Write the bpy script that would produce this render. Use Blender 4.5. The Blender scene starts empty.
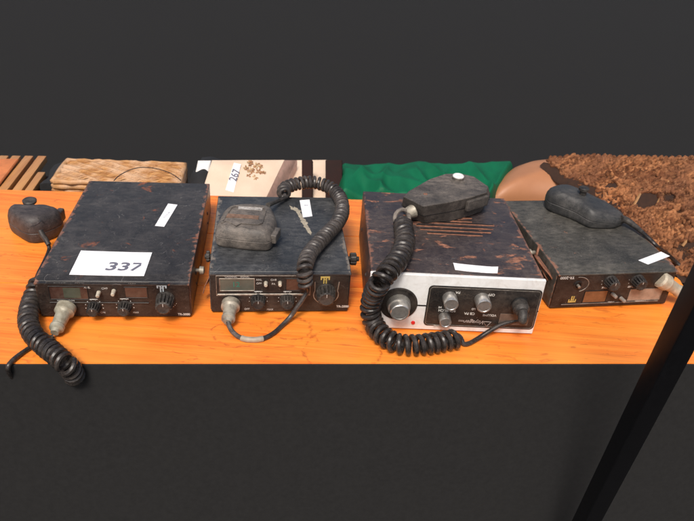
import bpy, bmesh, math, random
from mathutils import Vector, Matrix, noise as mn
R = random.Random(7)
K = 0.0088                      # one modelling unit = 0.88 cm
PI = math.pi
C = bpy.context.scene.collection

# ------------------------------------------------------------------ camera geometry (fitted)
F, PITCH, ROLL, H = 663.03, math.radians(31.678), math.radians(4.6598), 50.0
fw = Vector((0, math.cos(PITCH), -math.sin(PITCH)))
up0 = Vector((0, math.sin(PITCH), math.cos(PITCH)))
r0 = Vector((1, 0, 0))
rt = r0*math.cos(ROLL) + up0*math.sin(ROLL)
up = -r0*math.sin(ROLL) + up0*math.cos(ROLL)
CAM = Vector((0, 0, H))
def ray(px, py): return fw + rt*((px-347)/F) - up*((py-260.5)/F)
def at(px, py, z=0.0):
    d = ray(px, py); return CAM + d*((z-H)/d.z)

# ------------------------------------------------------------------ mesh helpers
def link(name, bm, mat, parent=None, sharp=35, smooth=True, recalc=True):
    if recalc: bmesh.ops.recalc_face_normals(bm, faces=bm.faces)
    a = math.radians(sharp)
    for e in bm.edges:
        if len(e.link_faces) == 2 and e.calc_face_angle(0) > a: e.smooth = False
    for f in bm.faces: f.smooth = smooth
    for v in bm.verts: v.co *= K
    me = bpy.data.meshes.new(name); bm.to_mesh(me); bm.free()
    me.materials.append(mat)
    o = bpy.data.objects.new(name, me); C.objects.link(o)
    if parent: o.parent = parent
    return o
def NB(): return bmesh.new()
def join(bm, other, M=None):
    me = bpy.data.meshes.new('t'); other.to_mesh(me); other.free()
    if M is not None: me.transform(M)
    bm.from_mesh(me); bpy.data.meshes.remove(me)
def box(bm, x0, x1, y0, y1, z0, z1, bev=0.0, seg=2, M=None):
    b = NB()
    bmesh.ops.create_cube(b, size=1)
    for v in b.verts:
        v.co = Vector(((x0+x1)/2+v.co.x*(x1-x0), (y0+y1)/2+v.co.y*(y1-y0), (z0+z1)/2+v.co.z*(z1-z0)))
    if bev > 0: bmesh.ops.bevel(b, geom=b.edges[:], offset=bev, segments=seg, profile=0.6, affect='EDGES')
    join(bm, b, M)
def loft(bm, rings, cap0=True, cap1=True, M=None):
    b = NB(); vs = [[b.verts.new(p) for p in r] for r in rings]
    n = len(rings[0])
    for a, c in zip(vs, vs[1:]):
        for i in range(n): b.faces.new((a[i], a[(i+1) % n], c[(i+1) % n], c[i]))
    if cap0: b.faces.new(vs[0][::-1])
    if cap1: b.faces.new(vs[-1])
    join(bm, b, M)
def cyl(bm, p0, p1, ra, rb=None, n=24, bev=0.0):
    """tapered rod p0->p1 with soft ends"""
    p0, p1 = Vector(p0), Vector(p1); rb = ra if rb is None else rb
    d = p1-p0; L = d.length; q = Vector((0, 0, 1)).rotation_difference(d).to_matrix().to_4x4()
    M = Matrix.Translation(p0) @ q
    prof = [(0, ra), (L, rb)]
    if bev: prof = [(0, ra-bev), (bev, ra), (L-bev, rb), (L, rb-bev)]
    rings = [[Vector((r*math.cos(2*PI*i/n), r*math.sin(2*PI*i/n), z)) for i in range(n)] for z, r in prof]
    loft(bm, rings, M=M)
def turned(bm, p0, d, prof, n=32, flute=0, fl=0.0, zmax=None):
    """lathe along direction d; prof = [(dist, radius, fluted?)]"""
    p0 = Vector(p0); q = Vector((0, 0, 1)).rotation_difference(Vector(d)).to_matrix().to_4x4()
    M = Matrix.Translation(p0) @ q; rings = []
    for it in prof:
        z, r = it[0], it[1]; k = it[2] if len(it) > 2 else 0
        ring = []
        for i in range(n):
            a = 2*PI*i/n; rr = r
            if k and flute: rr = r*(1-fl*max(0.0, math.cos(a*flute))**.6*k)
            ring.append(Vector((rr*math.cos(a), rr*math.sin(a), z)))
        rings.append(ring)
    loft(bm, rings, M=M)
def cr(pts, n=12, closed=False):
    P = [Vector(p) for p in pts]; out = []; m = len(P)
    rng = range(m) if closed else range(m-1)
    for i in rng:
        if closed: a, b, c, d = P[(i-1) % m], P[i], P[(i+1) % m], P[(i+2) % m]
        else: a, b, c, d = P[max(i-1, 0)], P[i], P[i+1], P[min(i+2, m-1)]
        for k in range(n):
            t = k/n
            out.append(.5*((2*b)+(c-a)*t+(2*a-5*b+4*c-d)*t*t+(3*b-a-3*c+d)*t**3))
    if not closed: out.append(P[-1].copy())
    return out
def resample(path, step):
    out = [path[0].copy()]; acc = 0.0
    for a, b in zip(path, path[1:]):
        L = (b-a).length
        if L < 1e-9: continue
        t = step-acc
        while t <= L:
            out.append(a+(b-a)*(t/L)); t += step
        acc = (acc+L) % step
    return out
def tube(bm, path, r, n=8, r_end=None):
    N = len(path); nrm = None; rings = []
    for i, p in enumerate(path):
        t = (path[min(i+1, N-1)]-path[max(i-1, 0)]).normalized()
        if nrm is None:
            nrm = t.orthogonal().normalized()
        nrm = (nrm - t*nrm.dot(t)).normalized(); bi = t.cross(nrm)
        rr = (r if r_end is None else r+(r_end-r)*i/(N-1)) if not callable(r) else 0
        if callable(r): rr = r(i/(N-1))
        rings.append([p+nrm*(rr*math.cos(2*PI*k/n))+bi*(rr*math.sin(2*PI*k/n)) for k in range(n)])
    loft(bm, rings)
def coil(bm, pts, Rc, rw, pitch, phase=0.0, sag=None, seed=1, per=16):
    rr = random.Random(seed)
    path = resample(cr(pts, 24), pitch/per)
    nrm = None; out = []; N = len(path); a = phase; jit = 0
    for i, p in enumerate(path):
        t = (path[min(i+4, N-1)]-path[max(i-4, 0)]).normalized()
        if nrm is None: nrm = t.orthogonal().normalized()
        nrm = (nrm-t*nrm.dot(t)).normalized(); bi = t.cross(nrm)
        if i % per == 0: jit = rr.uniform(-.04, .04)
        w = mn.noise(Vector((i*.02, seed*3.1, 0)))
        R_ = Rc*(1+jit*.4+w*.06)
        e = min(1, i/(per*.9), (N-1-i)/(per*.9)); R_ *= max(.15, e)
        out.append(p+nrm*(R_*math.cos(a))+bi*(R_*math.sin(a))+t*(w*.12*pitch))
        a += 2*PI/per*(1+.12*w)
    tube(bm, out, rw, 8)
    return out
def text(s, size, extr=0.01, bold=0.0, shear=0.0, align='CENTER'):
    cu = bpy.data.curves.new('t', 'FONT'); cu.body = s; cu.size = size; cu.extrude = extr; cu.offset = bold
    cu.shear = shear; cu.align_x = align; cu.align_y = 'CENTER'; cu.resolution_u = 3
    o = bpy.data.objects.new('t', cu); C.objects.link(o)
    dg = bpy.context.evaluated_depsgraph_get()
    me = bpy.data.meshes.new_from_object(o.evaluated_get(dg))
    b = NB(); b.from_mesh(me)
    bpy.data.objects.remove(o); bpy.data.curves.remove(cu); bpy.data.meshes.remove(me)
    return b
def ftext(bm, s, size, x, z, y, rot=0.0, bold=0.0, shear=0):
    """text standing on a front face (facing -y)"""
    M = Matrix.Translation((x, y, z)) @ Matrix.Rotation(PI/2, 4, 'X') @ Matrix.Rotation(rot, 4, 'Z')
    join(bm, text(s, size, .012, bold, shear), M)
def mtext(r, s_, size, x, z, y, rot=0.0, bold=0.0, shear=0, m='mark', name='lettering'):
    b = NB(); ftext(b, s_, size, x, z, y, rot, bold, shear); return r.part(name, b, m, sharp=180)
def thing(name, label, cat, loc=(0, 0, 0), rz=0.0, group=None):
    o = bpy.data.objects.new(name, None); C.objects.link(o)
    o.location = Vector(loc)*K; o.rotation_euler = (0, 0, rz); o.empty_display_size = .02
    o['label'] = label; o['category'] = cat
    if group: o['group'] = group
    return o
def tag(o, label, cat, group=None):
    o['label'] = label; o['category'] = cat
    if group: o['group'] = group
def xf(bm, M):
    for v in bm.verts: v.co = M @ v.co

# ------------------------------------------------------------------ materials
class NT:
    def __init__(s, name):
        m = bpy.data.materials.new(name); m.use_nodes = True; s.m = m; s.t = m.node_tree
        s.b = s.t.nodes['Principled BSDF']; s.tc = s.t.nodes.new('ShaderNodeTexCoord')
    def n(s, typ, **kw):
        o = s.t.nodes.new(typ)
        for k, v in kw.items():
            if k in o.inputs.keys() if isinstance(k, str) else False: pass
            setattr(o, k, v)
        return o
    def L(s, a, b): s.t.links.new(a, b)
    def map(s, sc=(1, 1, 1), loc=(0, 0, 0), rot=(0, 0, 0)):
        o = s.n('ShaderNodeMapping'); o.inputs['Scale'].default_value = [v/K for v in sc]
        o.inputs['Location'].default_value = loc; o.inputs['Rotation'].default_value = rot
        s.L(s.tc.outputs['Object'], o.inputs['Vector']); return o.outputs[0]
    def noise(s, vec, scale, detail=5, rough=.55, dist=0):
        o = s.n('ShaderNodeTexNoise'); o.inputs['Scale'].default_value = scale; o.inputs['Detail'].default_value = detail
        o.inputs['Roughness'].default_value = rough; o.inputs['Distortion'].default_value = dist
        s.L(vec, o.inputs['Vector']); return o.outputs['Fac']
    def vor(s, vec, scale, feature='F1'):
        o = s.n('ShaderNodeTexVoronoi', feature=feature); o.inputs['Scale'].default_value = scale
        s.L(vec, o.inputs['Vector']); return o.outputs['Distance']
    def ramp(s, fac, stops, interp='LINEAR'):
        o = s.n('ShaderNodeValToRGB'); cr_ = o.color_ramp; cr_.interpolation = interp
        while len(cr_.elements) < len(stops): cr_.elements.new(.5)
        for e, (p, c) in zip(cr_.elements, stops):
            e.position = p; e.color = (c, c, c, 1) if not hasattr(c, '__len__') else (*c, 1)
        s.L(fac, o.inputs[0]); return o.outputs[0]
    def mix(s, fac, a, b, blend='MIX'):
        o = s.n('ShaderNodeMix', data_type='RGBA', blend_type=blend)
        for sock, v in ((o.inputs[0], fac), (o.inputs[6], a), (o.inputs[7], b)):
            if hasattr(v, 'is_linked'): s.L(v, sock)
            elif hasattr(v, '__len__'): sock.default_value = (*v, 1)
            else: sock.default_value = v
        return o.outputs[2]
    def math(s, op, a, b=0.0, c=None, clamp=False):
        o = s.n('ShaderNodeMath', operation=op, use_clamp=clamp)
        for sock, v in zip(o.inputs, (a, b, c)):
            if v is None: continue
            if hasattr(v, 'is_linked'): s.L(v, sock)
            else: sock.default_value = v
        return o.outputs[0]
    def set(s, k, v):
        if hasattr(v, 'is_linked'): s.L(v, s.b.inputs[k])
        elif hasattr(v, '__len__'): s.b.inputs[k].default_value = (*v, 1)
        else: s.b.inputs[k].default_value = v
    def bump(s, h, strength=.3, dist=.1):
        o = s.n('ShaderNodeBump'); o.inputs['Strength'].default_value = strength; o.inputs['Distance'].default_value = dist*K
        s.L(h, o.inputs['Height']); s.L(o.outputs[0], s.b.inputs['Normal'])

def worn(name, base, dust=(.16, .15, .14), dust_amt=.35, rust_amt=0.0, rust=(.26, .085, .03), rough=.45, seed=0.0, scr=.5, spec=.5, coat=0.0,
         rust_scale=.35, speck=.5, rust_stretch=1.0, metallic=0.0, edge=0.0, edge_col=(.24, .11, .07)):
    s = NT(name); v = s.map((1, 1, 1), (seed, seed*1.7, seed*.3)); vb = s.map((rust_stretch, 1, 1), (seed+3, seed, 0))
    big = s.noise(v, .16, 6, .6, .4); mid = s.noise(v, 1.3, 6, .7); fine = s.noise(v, 9, 4, .7)
    wipe = s.noise(s.map((.75, 1.7, 1), (seed*1.3, 2, 4), (0, 0, .9+.35*seed)), 1.1, 7, .72)
    d = s.math('MULTIPLY', s.ramp(big, [(.32, .08), (.74, 1)]), s.ramp(wipe, [(.34, .12), (.70, 1)]))
    d = s.math('MULTIPLY', d, dust_amt*1.6, clamp=True)
    col = s.mix(d, base, dust)
    # scratches: contour lines of a smooth noise, broken up by another
    for k, (sc, amt) in enumerate(((.5, 1.0), (.9, .6))):
        vv = s.map((1+.8*k, 1, 1), (seed*2+k*5, 1, k), (0, 0, .6+k))
        c = s.ramp(s.noise(vv, sc, 2, .4), [(.492, 0), (.5, 1), (.508, 0)])
        br = s.ramp(s.noise(vv, .7, 3), [(.53, 0), (.6, 1)])
        col = s.mix(s.math('MULTIPLY', s.math('MULTIPLY', c, br), scr*amt*.55), col, (.32, .30, .28))
    d2 = s.math('MULTIPLY', s.ramp(s.noise(s.map((1, 1.4, 1), (seed+9, 2, 1)), 5.5, 6, .8), [(.47, 0), (.80, 1)]), s.ramp(s.noise(s.map((1, 1, 1), (seed+5, 8, 1)), .35, 4), [(.30, .2), (.70, 1)]))
    col = s.mix(s.math('MULTIPLY', d2, min(1, dust_amt*1.15)), col, tuple(min(1, c*1.35) for c in dust))
    dk = s.ramp(s.noise(s.map((1, .5, 1), (seed+1, 4, 1)), .8, 6, .7), [(.30, 1), (.45, 0)])
    col = s.mix(s.math('MULTIPLY', dk, .4), col, tuple(c*.6 for c in base))
    sp = s.ramp(s.vor(v, 1.1), [(.03, 1), (.085, 0)])
    sp = s.math('MULTIPLY', sp, s.ramp(mid, [(.47, 0), (.56, 1)]))
    col = s.mix(s.math('MULTIPLY', sp, speck), col, (.42, .38, .33))
    if edge:
        sx = s.n('ShaderNodeSeparateXYZ'); s.L(s.map(), sx.inputs[0])
        ex = s.ramp(s.math('SUBTRACT', s.math('ABSOLUTE', sx.outputs[0]), edge-1.0), [(.0, 0), (.90, 1), (.97, .25)])
        em = s.ramp(s.math('ADD', s.math('MULTIPLY', ex, .29), s.noise(s.map((1, 1, 1), (seed+4, 1, 6)), .8, 7, .7)), [(.70, 0), (.80, 1)])
        col = s.mix(s.math('MULTIPLY', em, .85), col, edge_col)
    if rust_amt > 0:
        rn = s.noise(vb, rust_scale, 8, .66, .6); t = .66-.2*rust_amt
        rm = s.ramp(rn, [(t, 0), (t+.05, 1)])
        rm = s.math('MULTIPLY', rm, s.ramp(fine, [(.25, .45), (.6, 1)]))
        rc = s.mix(s.ramp(mid, [(.35, 0), (.65, 1)]), tuple(c*.45 for c in rust), tuple(min(1, c*1.5) for c in rust))
        col = s.mix(rm, col, rc)
        rg = s.math('MULTIPLY_ADD', rm, .35, s.math('MULTIPLY_ADD', d, .25, rough-.08+.0))
    else:
        rg = s.math('MULTIPLY_ADD', d, .35, rough-.08)
    rg = s.math('ADD', rg, s.math('MULTIPLY', mid, .12), clamp=True)
    s.set('Base Color', col); s.set('Roughness', rg); s.set('Specular IOR Level', spec*.8); s.set('Metallic', metallic)
    if coat: s.set('Coat Weight', coat)
    s.bump(s.math('ADD', fine, s.math('MULTIPLY', mid, .7)), .25, .06)
    return s.m
def plain(name, col, rough=.5, metal=0.0, var=.25, scale=1.5, bump=.1, spec=.5, dirt=None, dirt_amt=.5):
    s = NT(name); v = s.map()
    n = s.noise(v, scale, 6, .65)
    a = tuple(c*(1-var) for c in col); b = tuple(min(1, c*(1+var)) for c in col)
    c = s.mix(s.ramp(n, [(.3, 0), (.7, 1)]), a, b)
    if dirt:
        c = s.mix(s.math('MULTIPLY', s.ramp(s.noise(v, scale*.7, 7, .7, .5), [(.46, 0), (.66, 1)]), dirt_amt), c, dirt)
    s.set('Base Color', c); s.set('Roughness', s.math('MULTIPLY_ADD', n, .2, rough-.1)); s.set('Metallic', metal); s.set('Specular IOR Level', spec)
    if bump: s.bump(s.noise(v, scale*6, 3), bump, .05)
    return s.m

M = {}
M['case1'] = worn('case_black', (.015, .014, .014), dust=(.115, .105, .10), dust_amt=.48, rust_amt=.16, rust=(.22, .075, .04), rough=.36, edge=8.88, seed=2.3, scr=.8, rust_scale=.3, speck=.8)
M['case2'] = worn('case_blue_black', (.012, .014, .017), dust=(.13, .13, .13), dust_amt=.55, rough=.36, edge=8.6, edge_col=(.20, .17, .14), seed=7.1, scr=.5, speck=.5)
M['case3'] = worn('case_rusty', (.016, .013, .017), dust=(.13, .10, .085), dust_amt=.62, rust_amt=.47, rust=(.26, .115, .07), edge=10.5, rough=.34, seed=11, scr=.4, rust_scale=.5, rust_stretch=.62, speck=.3)
M['case4'] = worn('case_dusty', (.016, .016, .014), dust=(.14, .13, .112), dust_amt=.68, rust_amt=.08, rust=(.25, .11, .06), rough=.55, edge=8.6, seed=5.2, scr=.3, speck=.4)
M['fascia'] = worn('fascia_brown_black', (.009, .006, .0055), dust=(.13, .095, .075), dust_amt=.3, spec=.35, rough=.42, seed=4, scr=.2, speck=.3)
M['fascia2'] = worn('fascia_black', (.006, .006, .007), dust=(.15, .12, .095), dust_amt=.3, spec=.4, rough=.38, seed=9, scr=.2, speck=.3)
M['mic'] = worn('mic_dusty_plastic', (.022, .021, .021), dust=(.20, .17, .145), dust_amt=.75, rough=.55, seed=1.2, scr=.35, speck=.5)
M['mic2'] = worn('mic_brown_dust', (.034, .031, .029), dust=(.27, .23, .195), dust_amt=.72, rough=.5, seed=6.2, scr=.4, speck=.4)
M['mic1'] = worn('mic_black_plastic', (.016, .014, .014), dust=(.12, .10, .095), dust_amt=.6, rough=.42, seed=3.2, scr=.4, speck=.4)
M['mic4'] = worn('mic_slate', (.014, .016, .018), dust=(.15, .14, .13), dust_amt=.5, rough=.45, seed=8.6, scr=.3, speck=.35)
M['knob'] = worn('knob_black', (.007, .007, .008), dust=(.24, .21, .18), dust_amt=.28, spec=.35, rough=.45, seed=1, scr=0, speck=.3)
M['cord'] = worn('cord_rubber', (.007, .007, .008), dust=(.15, .12, .10), dust_amt=.35, rough=.24, seed=12, scr=0, speck=.2)
M['cord2'] = worn('cord_rubber_dusty', (.011, .010, .010), dust=(.17, .145, .13), dust_amt=.5, rough=.28, seed=13, scr=0, speck=.2)
M['cream'] = plain('cream_plastic', (.50, .45, .36), .45, var=.2, dirt=(.16, .12, .08), dirt_amt=.6)
M['plug'] = plain('oxidised_plug', (.33, .31, .24), .5, metal=.15, var=.25, scale=1.2, dirt=(.15, .12, .07), dirt_amt=.6, bump=.2)
M['plug2'] = plain('dull_plug', (.34, .31, .25), .45, metal=.2, var=.25, scale=1.2, dirt=(.07, .06, .05), dirt_amt=.7, bump=.2)
M['plug4'] = plain('beige_plug', (.42, .37, .28), .5, metal=.1, var=.25, scale=1.2, dirt=(.2, .15, .1), dirt_amt=.5, bump=.2)
M['chrome'] = plain('worn_aluminium', (.62, .60, .56), .32, metal=.85, var=.1, scale=2, dirt=(.3, .27, .22), dirt_amt=.4, bump=.03)
M['white_face'] = plain('white_painted_fascia', (.74, .74, .73), .35, var=.04, scale=.8, dirt=(.42, .38, .33), dirt_amt=.4, bump=.02)
M['paper'] = plain('white_paper', (.80, .80, .82), .7, var=.03, dirt=(.62, .6, .58), dirt_amt=.25, bump=.03)
M['ink'] = plain('grey_ink', (.13, .13, .17), .6, var=.1)
M['mark'] = plain('white_marking', (.50, .49, .46), .5, var=.25, scale=4)
M['gold'] = plain('yellowed_print', (.45, .33, .09), .5, var=.2)
M['silver_print'] = plain('silver_print', (.36, .40, .42), .4, var=.15, dirt=(.1, .1, .1))
M['glass_red'] = plain('smoked_red_window', (.050, .024, .018), .18, var=.45, scale=.6, bump=0, dirt=(.13, .09, .07), dirt_amt=.5)
M['lcd'] = plain('grey_green_lcd', (.065, .07, .05), .2, var=.2, scale=.8, bump=0)
M['lcd2'] = plain('green_lcd', (.075, .085, .07), .2, var=.3, scale=.5, bump=0)
M['segment'] = plain('lcd_segment', (.025, .16, .12), .4, var=.1)
M['meter'] = plain('pale_meter_window', (.28, .20, .15), .2, var=.3, scale=.6, bump=0)
M['meter2'] = plain('brown_window', (.16, .075, .035), .2, var=.3, scale=.6, bump=0)
M['trim'] = plain('dull_silver_trim', (.30, .27, .23), .4, metal=.5, var=.3, dirt=(.08, .06, .05), dirt_amt=.7)
M['rust'] = plain('rusty_steel', (.24, .10, .055), .75, var=.45, scale=1.4, bump=.5, dirt=(.09, .04, .03), dirt_amt=.7)
M['red'] = plain('red_lens', (.55, .02, .02), .25, var=.1)
M['dark'] = plain('socket_black', (.008, .008, .008), .5, var=.1)
M['trim_dark'] = plain('charcoal_edging', (.0245, .0243, .0243), .9, var=.12, spec=.1)
M['pole'] = plain('black_steel', (.005, .005, .006), .38, var=.2, bump=.02, spec=.25)
M['bag'] = plain('matt_black', (.010, .010, .011), .8, var=.3, bump=.2)
M['legs'] = plain('dark_red_wood', (.018, .006, .005), .75, var=.35, scale=.5, spec=.2)
M['sticker_text'] = plain('faded_blue_ink', (.36, .38, .44), .6, var=.1)
M['residue'] = plain('pale_glue_residue', (.33, .29, .22), .8, var=.35, scale=1.5, bump=.3)
M['pinkish'] = plain('pinkish_print', (.36, .30, .27), .5)
M['sleeve'] = plain('beige_sleeve', (.30, .25, .19), .5, var=.2)

def wood(name, ca, cb, cc, seed=0, gx=.05, gy=.9, rough=.38, stains=True):
    s = NT(name)
    v = s.map((gx, gy, .9), (seed, seed*.4, 0)); v1 = s.map((1, 1, 1), (seed, 0, 0))
    g = s.noise(v, 1.0, 7, .62, .6); g2 = s.noise(s.map((gx*3, gy*3.5, 3), (seed*2, 0, 0)), 1.2, 4, .6)
    blot = s.noise(v1, .07, 3, .5)
    c = s.mix(s.ramp(g, [(.32, 0), (.66, 1)]), ca, cb)
    pale = s.ramp(s.noise(s.map((gx*1.6, gy*2.2, 2), (seed*3, 1, 0)), 1.3, 6, .7), [(.56, 0), (.68, 1)]); c = s.mix(s.math('MULTIPLY', pale, .28), c, tuple(min(1, x*y) for x, y in zip(cb, (1.05, 1.45, 2.6))))
    c = s.mix(s.math('MULTIPLY', s.ramp(g2, [(.50, 0), (.72, 1)]), .5), c, cc)
    c = s.mix(s.math('MULTIPLY', s.ramp(blot, [(.35, 0), (.65, 1)]), .5), c, tuple(x*y for x, y in zip(cb, (1.0, 1.25, 1.4))))
    if stains:
        # worn dark-red scrape marks and rings left in the varnish
        raw = s.tc.outputs['Object']
        for (p, rad, wd, sq) in stains:
            vm = s.n('ShaderNodeVectorMath', operation='SUBTRACT'); s.L(raw, vm.inputs[0]); vm.inputs[1].default_value = Vector((p[0], p[1], 0))*K
            v2 = s.n('ShaderNodeVectorMath', operation='MULTIPLY'); s.L(vm.outputs[0], v2.inputs[0]); v2.inputs[1].default_value = (1/K, sq/K, 0)
            ln = s.n('ShaderNodeVectorMath', operation='LENGTH'); s.L(v2.outputs[0], ln.inputs[0])
            d = s.math('ADD', ln.outputs['Value'], s.math('MULTIPLY', s.math('SUBTRACT', s.noise(v1, .5, 5, .6), .5), 2.2))
            m = s.math('SUBTRACT', 1.0, s.math('MULTIPLY', s.math('ABSOLUTE', s.math('SUBTRACT', d, rad)), 1/wd), clamp=True)
            br = s.ramp(s.noise(v1, 1.1, 5, .7), [(.44, 0), (.56, 1)])
            c = s.mix(s.math('MULTIPLY', s.math('MULTIPLY', m, br), .6), c, cc)
        sc = s.ramp(s.noise(s.map((.5, 1.6, 1), (4, 2, 0), (0, 0, .5)), .5, 4, .6, 1.5), [(.61, 0), (.67, 1)])
        c = s.mix(s.math('MULTIPLY', sc, .4), c, cc)
        dots = s.ramp(s.vor(v1, .9), [(.025, 1), (.05, 0)])
        c = s.mix(s.math('MULTIPLY', dots, .6), c, cc)
    s.set('Base Color', c); s.set('Roughness', s.math('MULTIPLY_ADD', g2, .25, rough-.1))
    s.set('Coat Weight', .25); s.set('Coat Roughness', .3)
    s.bump(s.math('ADD', g, g2), .12, .08)
    return s.m
ORA, ORB, ORC = (.76, .135, .010), (.92, .28, .036), (.32, .045, .012)
ringA, ringB = at(290, 328, 0), at(330, 345, 0)
M['wood'] = wood('orange_varnished_wood', ORA, ORB, ORC, 3, gx=.028, stains=[((ringA.x, ringA.y-60), 2.6, .34, 1.2), ((ringB.x+1.5, ringB.y-61), 4.4, .34, 1.0), ((ringA.x-6, ringA.y-62), 3.2, .26, 1.4)])
M['slat'] = wood('pale_varnished_slat', (.40, .15, .04), (.52, .24, .08), (.2, .07, .02), 8, gx=.9, gy=.06, stains=None)
M['terra'] = plain('orange_brown_board', (.52, .17, .055), .5, var=.25, scale=.4)

# ------------------------------------------------------------------ SETTING
GZ = -40.0
s = NT('dark_ground'); v = s.map()
n = s.noise(v, 3.0, 6, .7); n2 = s.noise(v, .05, 3)
c = s.mix(n, (.0152, .0150, .0149), (.0208, .0205, .0202)); c = s.mix(s.math('MULTIPLY', n2, .3), c, (.020, .020, .020))
s.set('Base Color', c); s.set('Roughness', .95); s.set('Specular IOR Level', .1); s.bump(n, .3, .1)
b = NB(); bmesh.ops.create_grid(b, x_segments=20, y_segments=20, size=60000)
for vv in b.verts: vv.co.z = GZ
g = link('ground', b, s.m); g['kind'] = 'structure'

# table
TBL, TBR = at(0, 189.5), at(351, 199.3)
dirx = (TBR-TBL).normalized(); yaw = math.atan2(dirx.y, dirx.x)
FL, FR = at(0, 363.2), at(694, 363.2)
fdir = (FR-FL).normalized()
print('back yaw', math.degrees(yaw), 'front yaw', math.degrees(math.atan2(fdir.y, fdir.x)), FL, FR, TBL, TBR)
table = thing('table', 'low orange varnished plank table carrying the four radios', 'table', (0, 60, GZ), 0)
def line_pt(P, d, x): return P + d*((x-P.x)/d.x)
XL, XR = -95.0, 88.0
nb = 3
cuts = [0.0, .37, .70, 1.0]
cf = [(line_pt(FL, fdir, XL), line_pt(FL, fdir, XR)), (line_pt(TBL, dirx, XL), line_pt(TBL, dirx, XR))]
for i in range(nb):
    b = NB(); e = .045
    q = []
    for t, o_ in ((cuts[i], e), (cuts[i+1], -e)):
        for k in (0, 1):
            p = cf[0][k].lerp(cf[1][k], t); q.append(Vector((p.x, p.y+(o_ if 0 < t < 1 else 0), 0)))
    a0, a1, b0, b1 = q
    loft(b, [[Vector((p.x, p.y, z)) for p in (a0, a1, b1, b0)] for z in (-1.6, 0)])
    bmesh.ops.bevel(b, geom=b.edges[:], offset=.06, segments=2, affect='EDGES')
    xf(b, Matrix.Translation((0, -60, -GZ)))
    link('plank', b, M['wood'], table)
pl = [cf[0][0].lerp(cf[1][0], -.006), cf[0][1].lerp(cf[1][1], -.006), cf[0][1].lerp(cf[1][1], -.0003), cf[0][0].lerp(cf[1][0], -.0003)]
b = NB(); loft(b, [[Vector((p.x, p.y, z)) for p in pl] for z in (GZ+.02, -.1)]); xf(b, Matrix.Translation((0, -60, -GZ))); link('front_board', b, M['trim_dark'], table)
for (x, yy) in ((XL+5, .10), (XR-5, .10), (XL+5, .92), (XR-5, .92)):
    k = 0 if x < 0 else 1
    p = cf[0][k].lerp(cf[1][k], yy); b = NB()
    box(b, x-2, x+2, p.y-2, p.y+2, GZ, -1.7, .2, M=Matrix.Translation((0, -60, -GZ))); link('leg', b, M['legs'], table)

# ------------------------------------------------------------------ RADIOS
RD = [(-27.20, 63.78, 0.13, 17.76, 5.33, 26.91), (-7.88, 67.49, 0.15, 17.23, 6.18, 20.10), (13.35, 66.60, 0.066, 20.99, 8.16, 21.54), (35.58, 74.77, 0.2025, 17.21, 5.86, 20.25)]
class Rad:
    def __init__(s, i, name, label, cat, group=None):
        s.x, s.y, s.a, s.w, s.h, s.d = RD[i]
        s.M = Matrix.Translation((s.x, s.y, 0)) @ Matrix.Rotation(s.a, 4, 'Z'); s.I = s.M.inverted()
        s.o = thing(name, label, cat, (s.x, s.y, 0), s.a, group)
    def face(s, px, py, yo=0.0):
        o = s.I @ CAM; d = s.I.to_3x3() @ ray(px, py); p = o+d*((yo-o.y)/d.y); return p.x, p.z
    def top(s, px, py, z=None):
        p = s.I @ at(px, py, s.h if z is None else z); return p.x, p.y
    def loc(s, p): return s.I @ p
    def part(s, name, bm, m, parent=None, **k): return link(name, bm, M[m] if isinstance(m, str) else m, parent or s.o, **k)

def fluted_knob(r, x, z, y0, rad, length, parent=None, m='knob', name='knob', flutes=14, skirt=True, d=(0, -1, 0)):
    b = NB()
    pr = [(0, rad*1.04), (length*.12, rad*1.04), (length*.16, rad, 0), (length*.22, rad, 1), (length*.86, rad*.90, 1), (length*.93, rad*.86, .3), (length*.97, rad*.72), (length, rad*.66), (length*.985, rad*.6), (length*.985, rad*.02)]
    turned(b, (x, y0, z), d, pr, n=flutes*8, flute=flutes, fl=.34)
    o = r.part(name, b, m, parent)
    b = NB(); box(b, -.035, .035, -.02, .02, rad*.25, rad*.62, .005, 1, Matrix.Translation((x, y0, z)) @ Matrix.Rotation(0, 4, 'Y') @ Matrix.Translation((0, -length, 0)))
    r.part('pointer_line', b, 'mark', o)
    return o
def smooth_knob(r, x, z, y0, rad, length, m='chrome', name='knob'):
    b = NB()
    turned(b, (x, y0, z), (0, -1, 0), [(0, rad), (length*.9, rad*.96), (length*.96, rad*.9), (length*.965, rad*.75), (length*.93, rad*.7), (length*.93, rad*.02)], n=40)
    o = r.part(name, b, m)
    return o
def ticks(bm, x, z, y, rad, n=9, a0=-.2, a1=3.34, s=.07):
    for i in range(n):
        a = a0+(a1-a0)*i/(n-1)
        cyl(bm, (x+rad*math.cos(a), y+.01, z+rad*math.sin(a)), (x+rad*math.cos(a), y-.02, z+rad*math.sin(a)), s, n=8)
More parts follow.
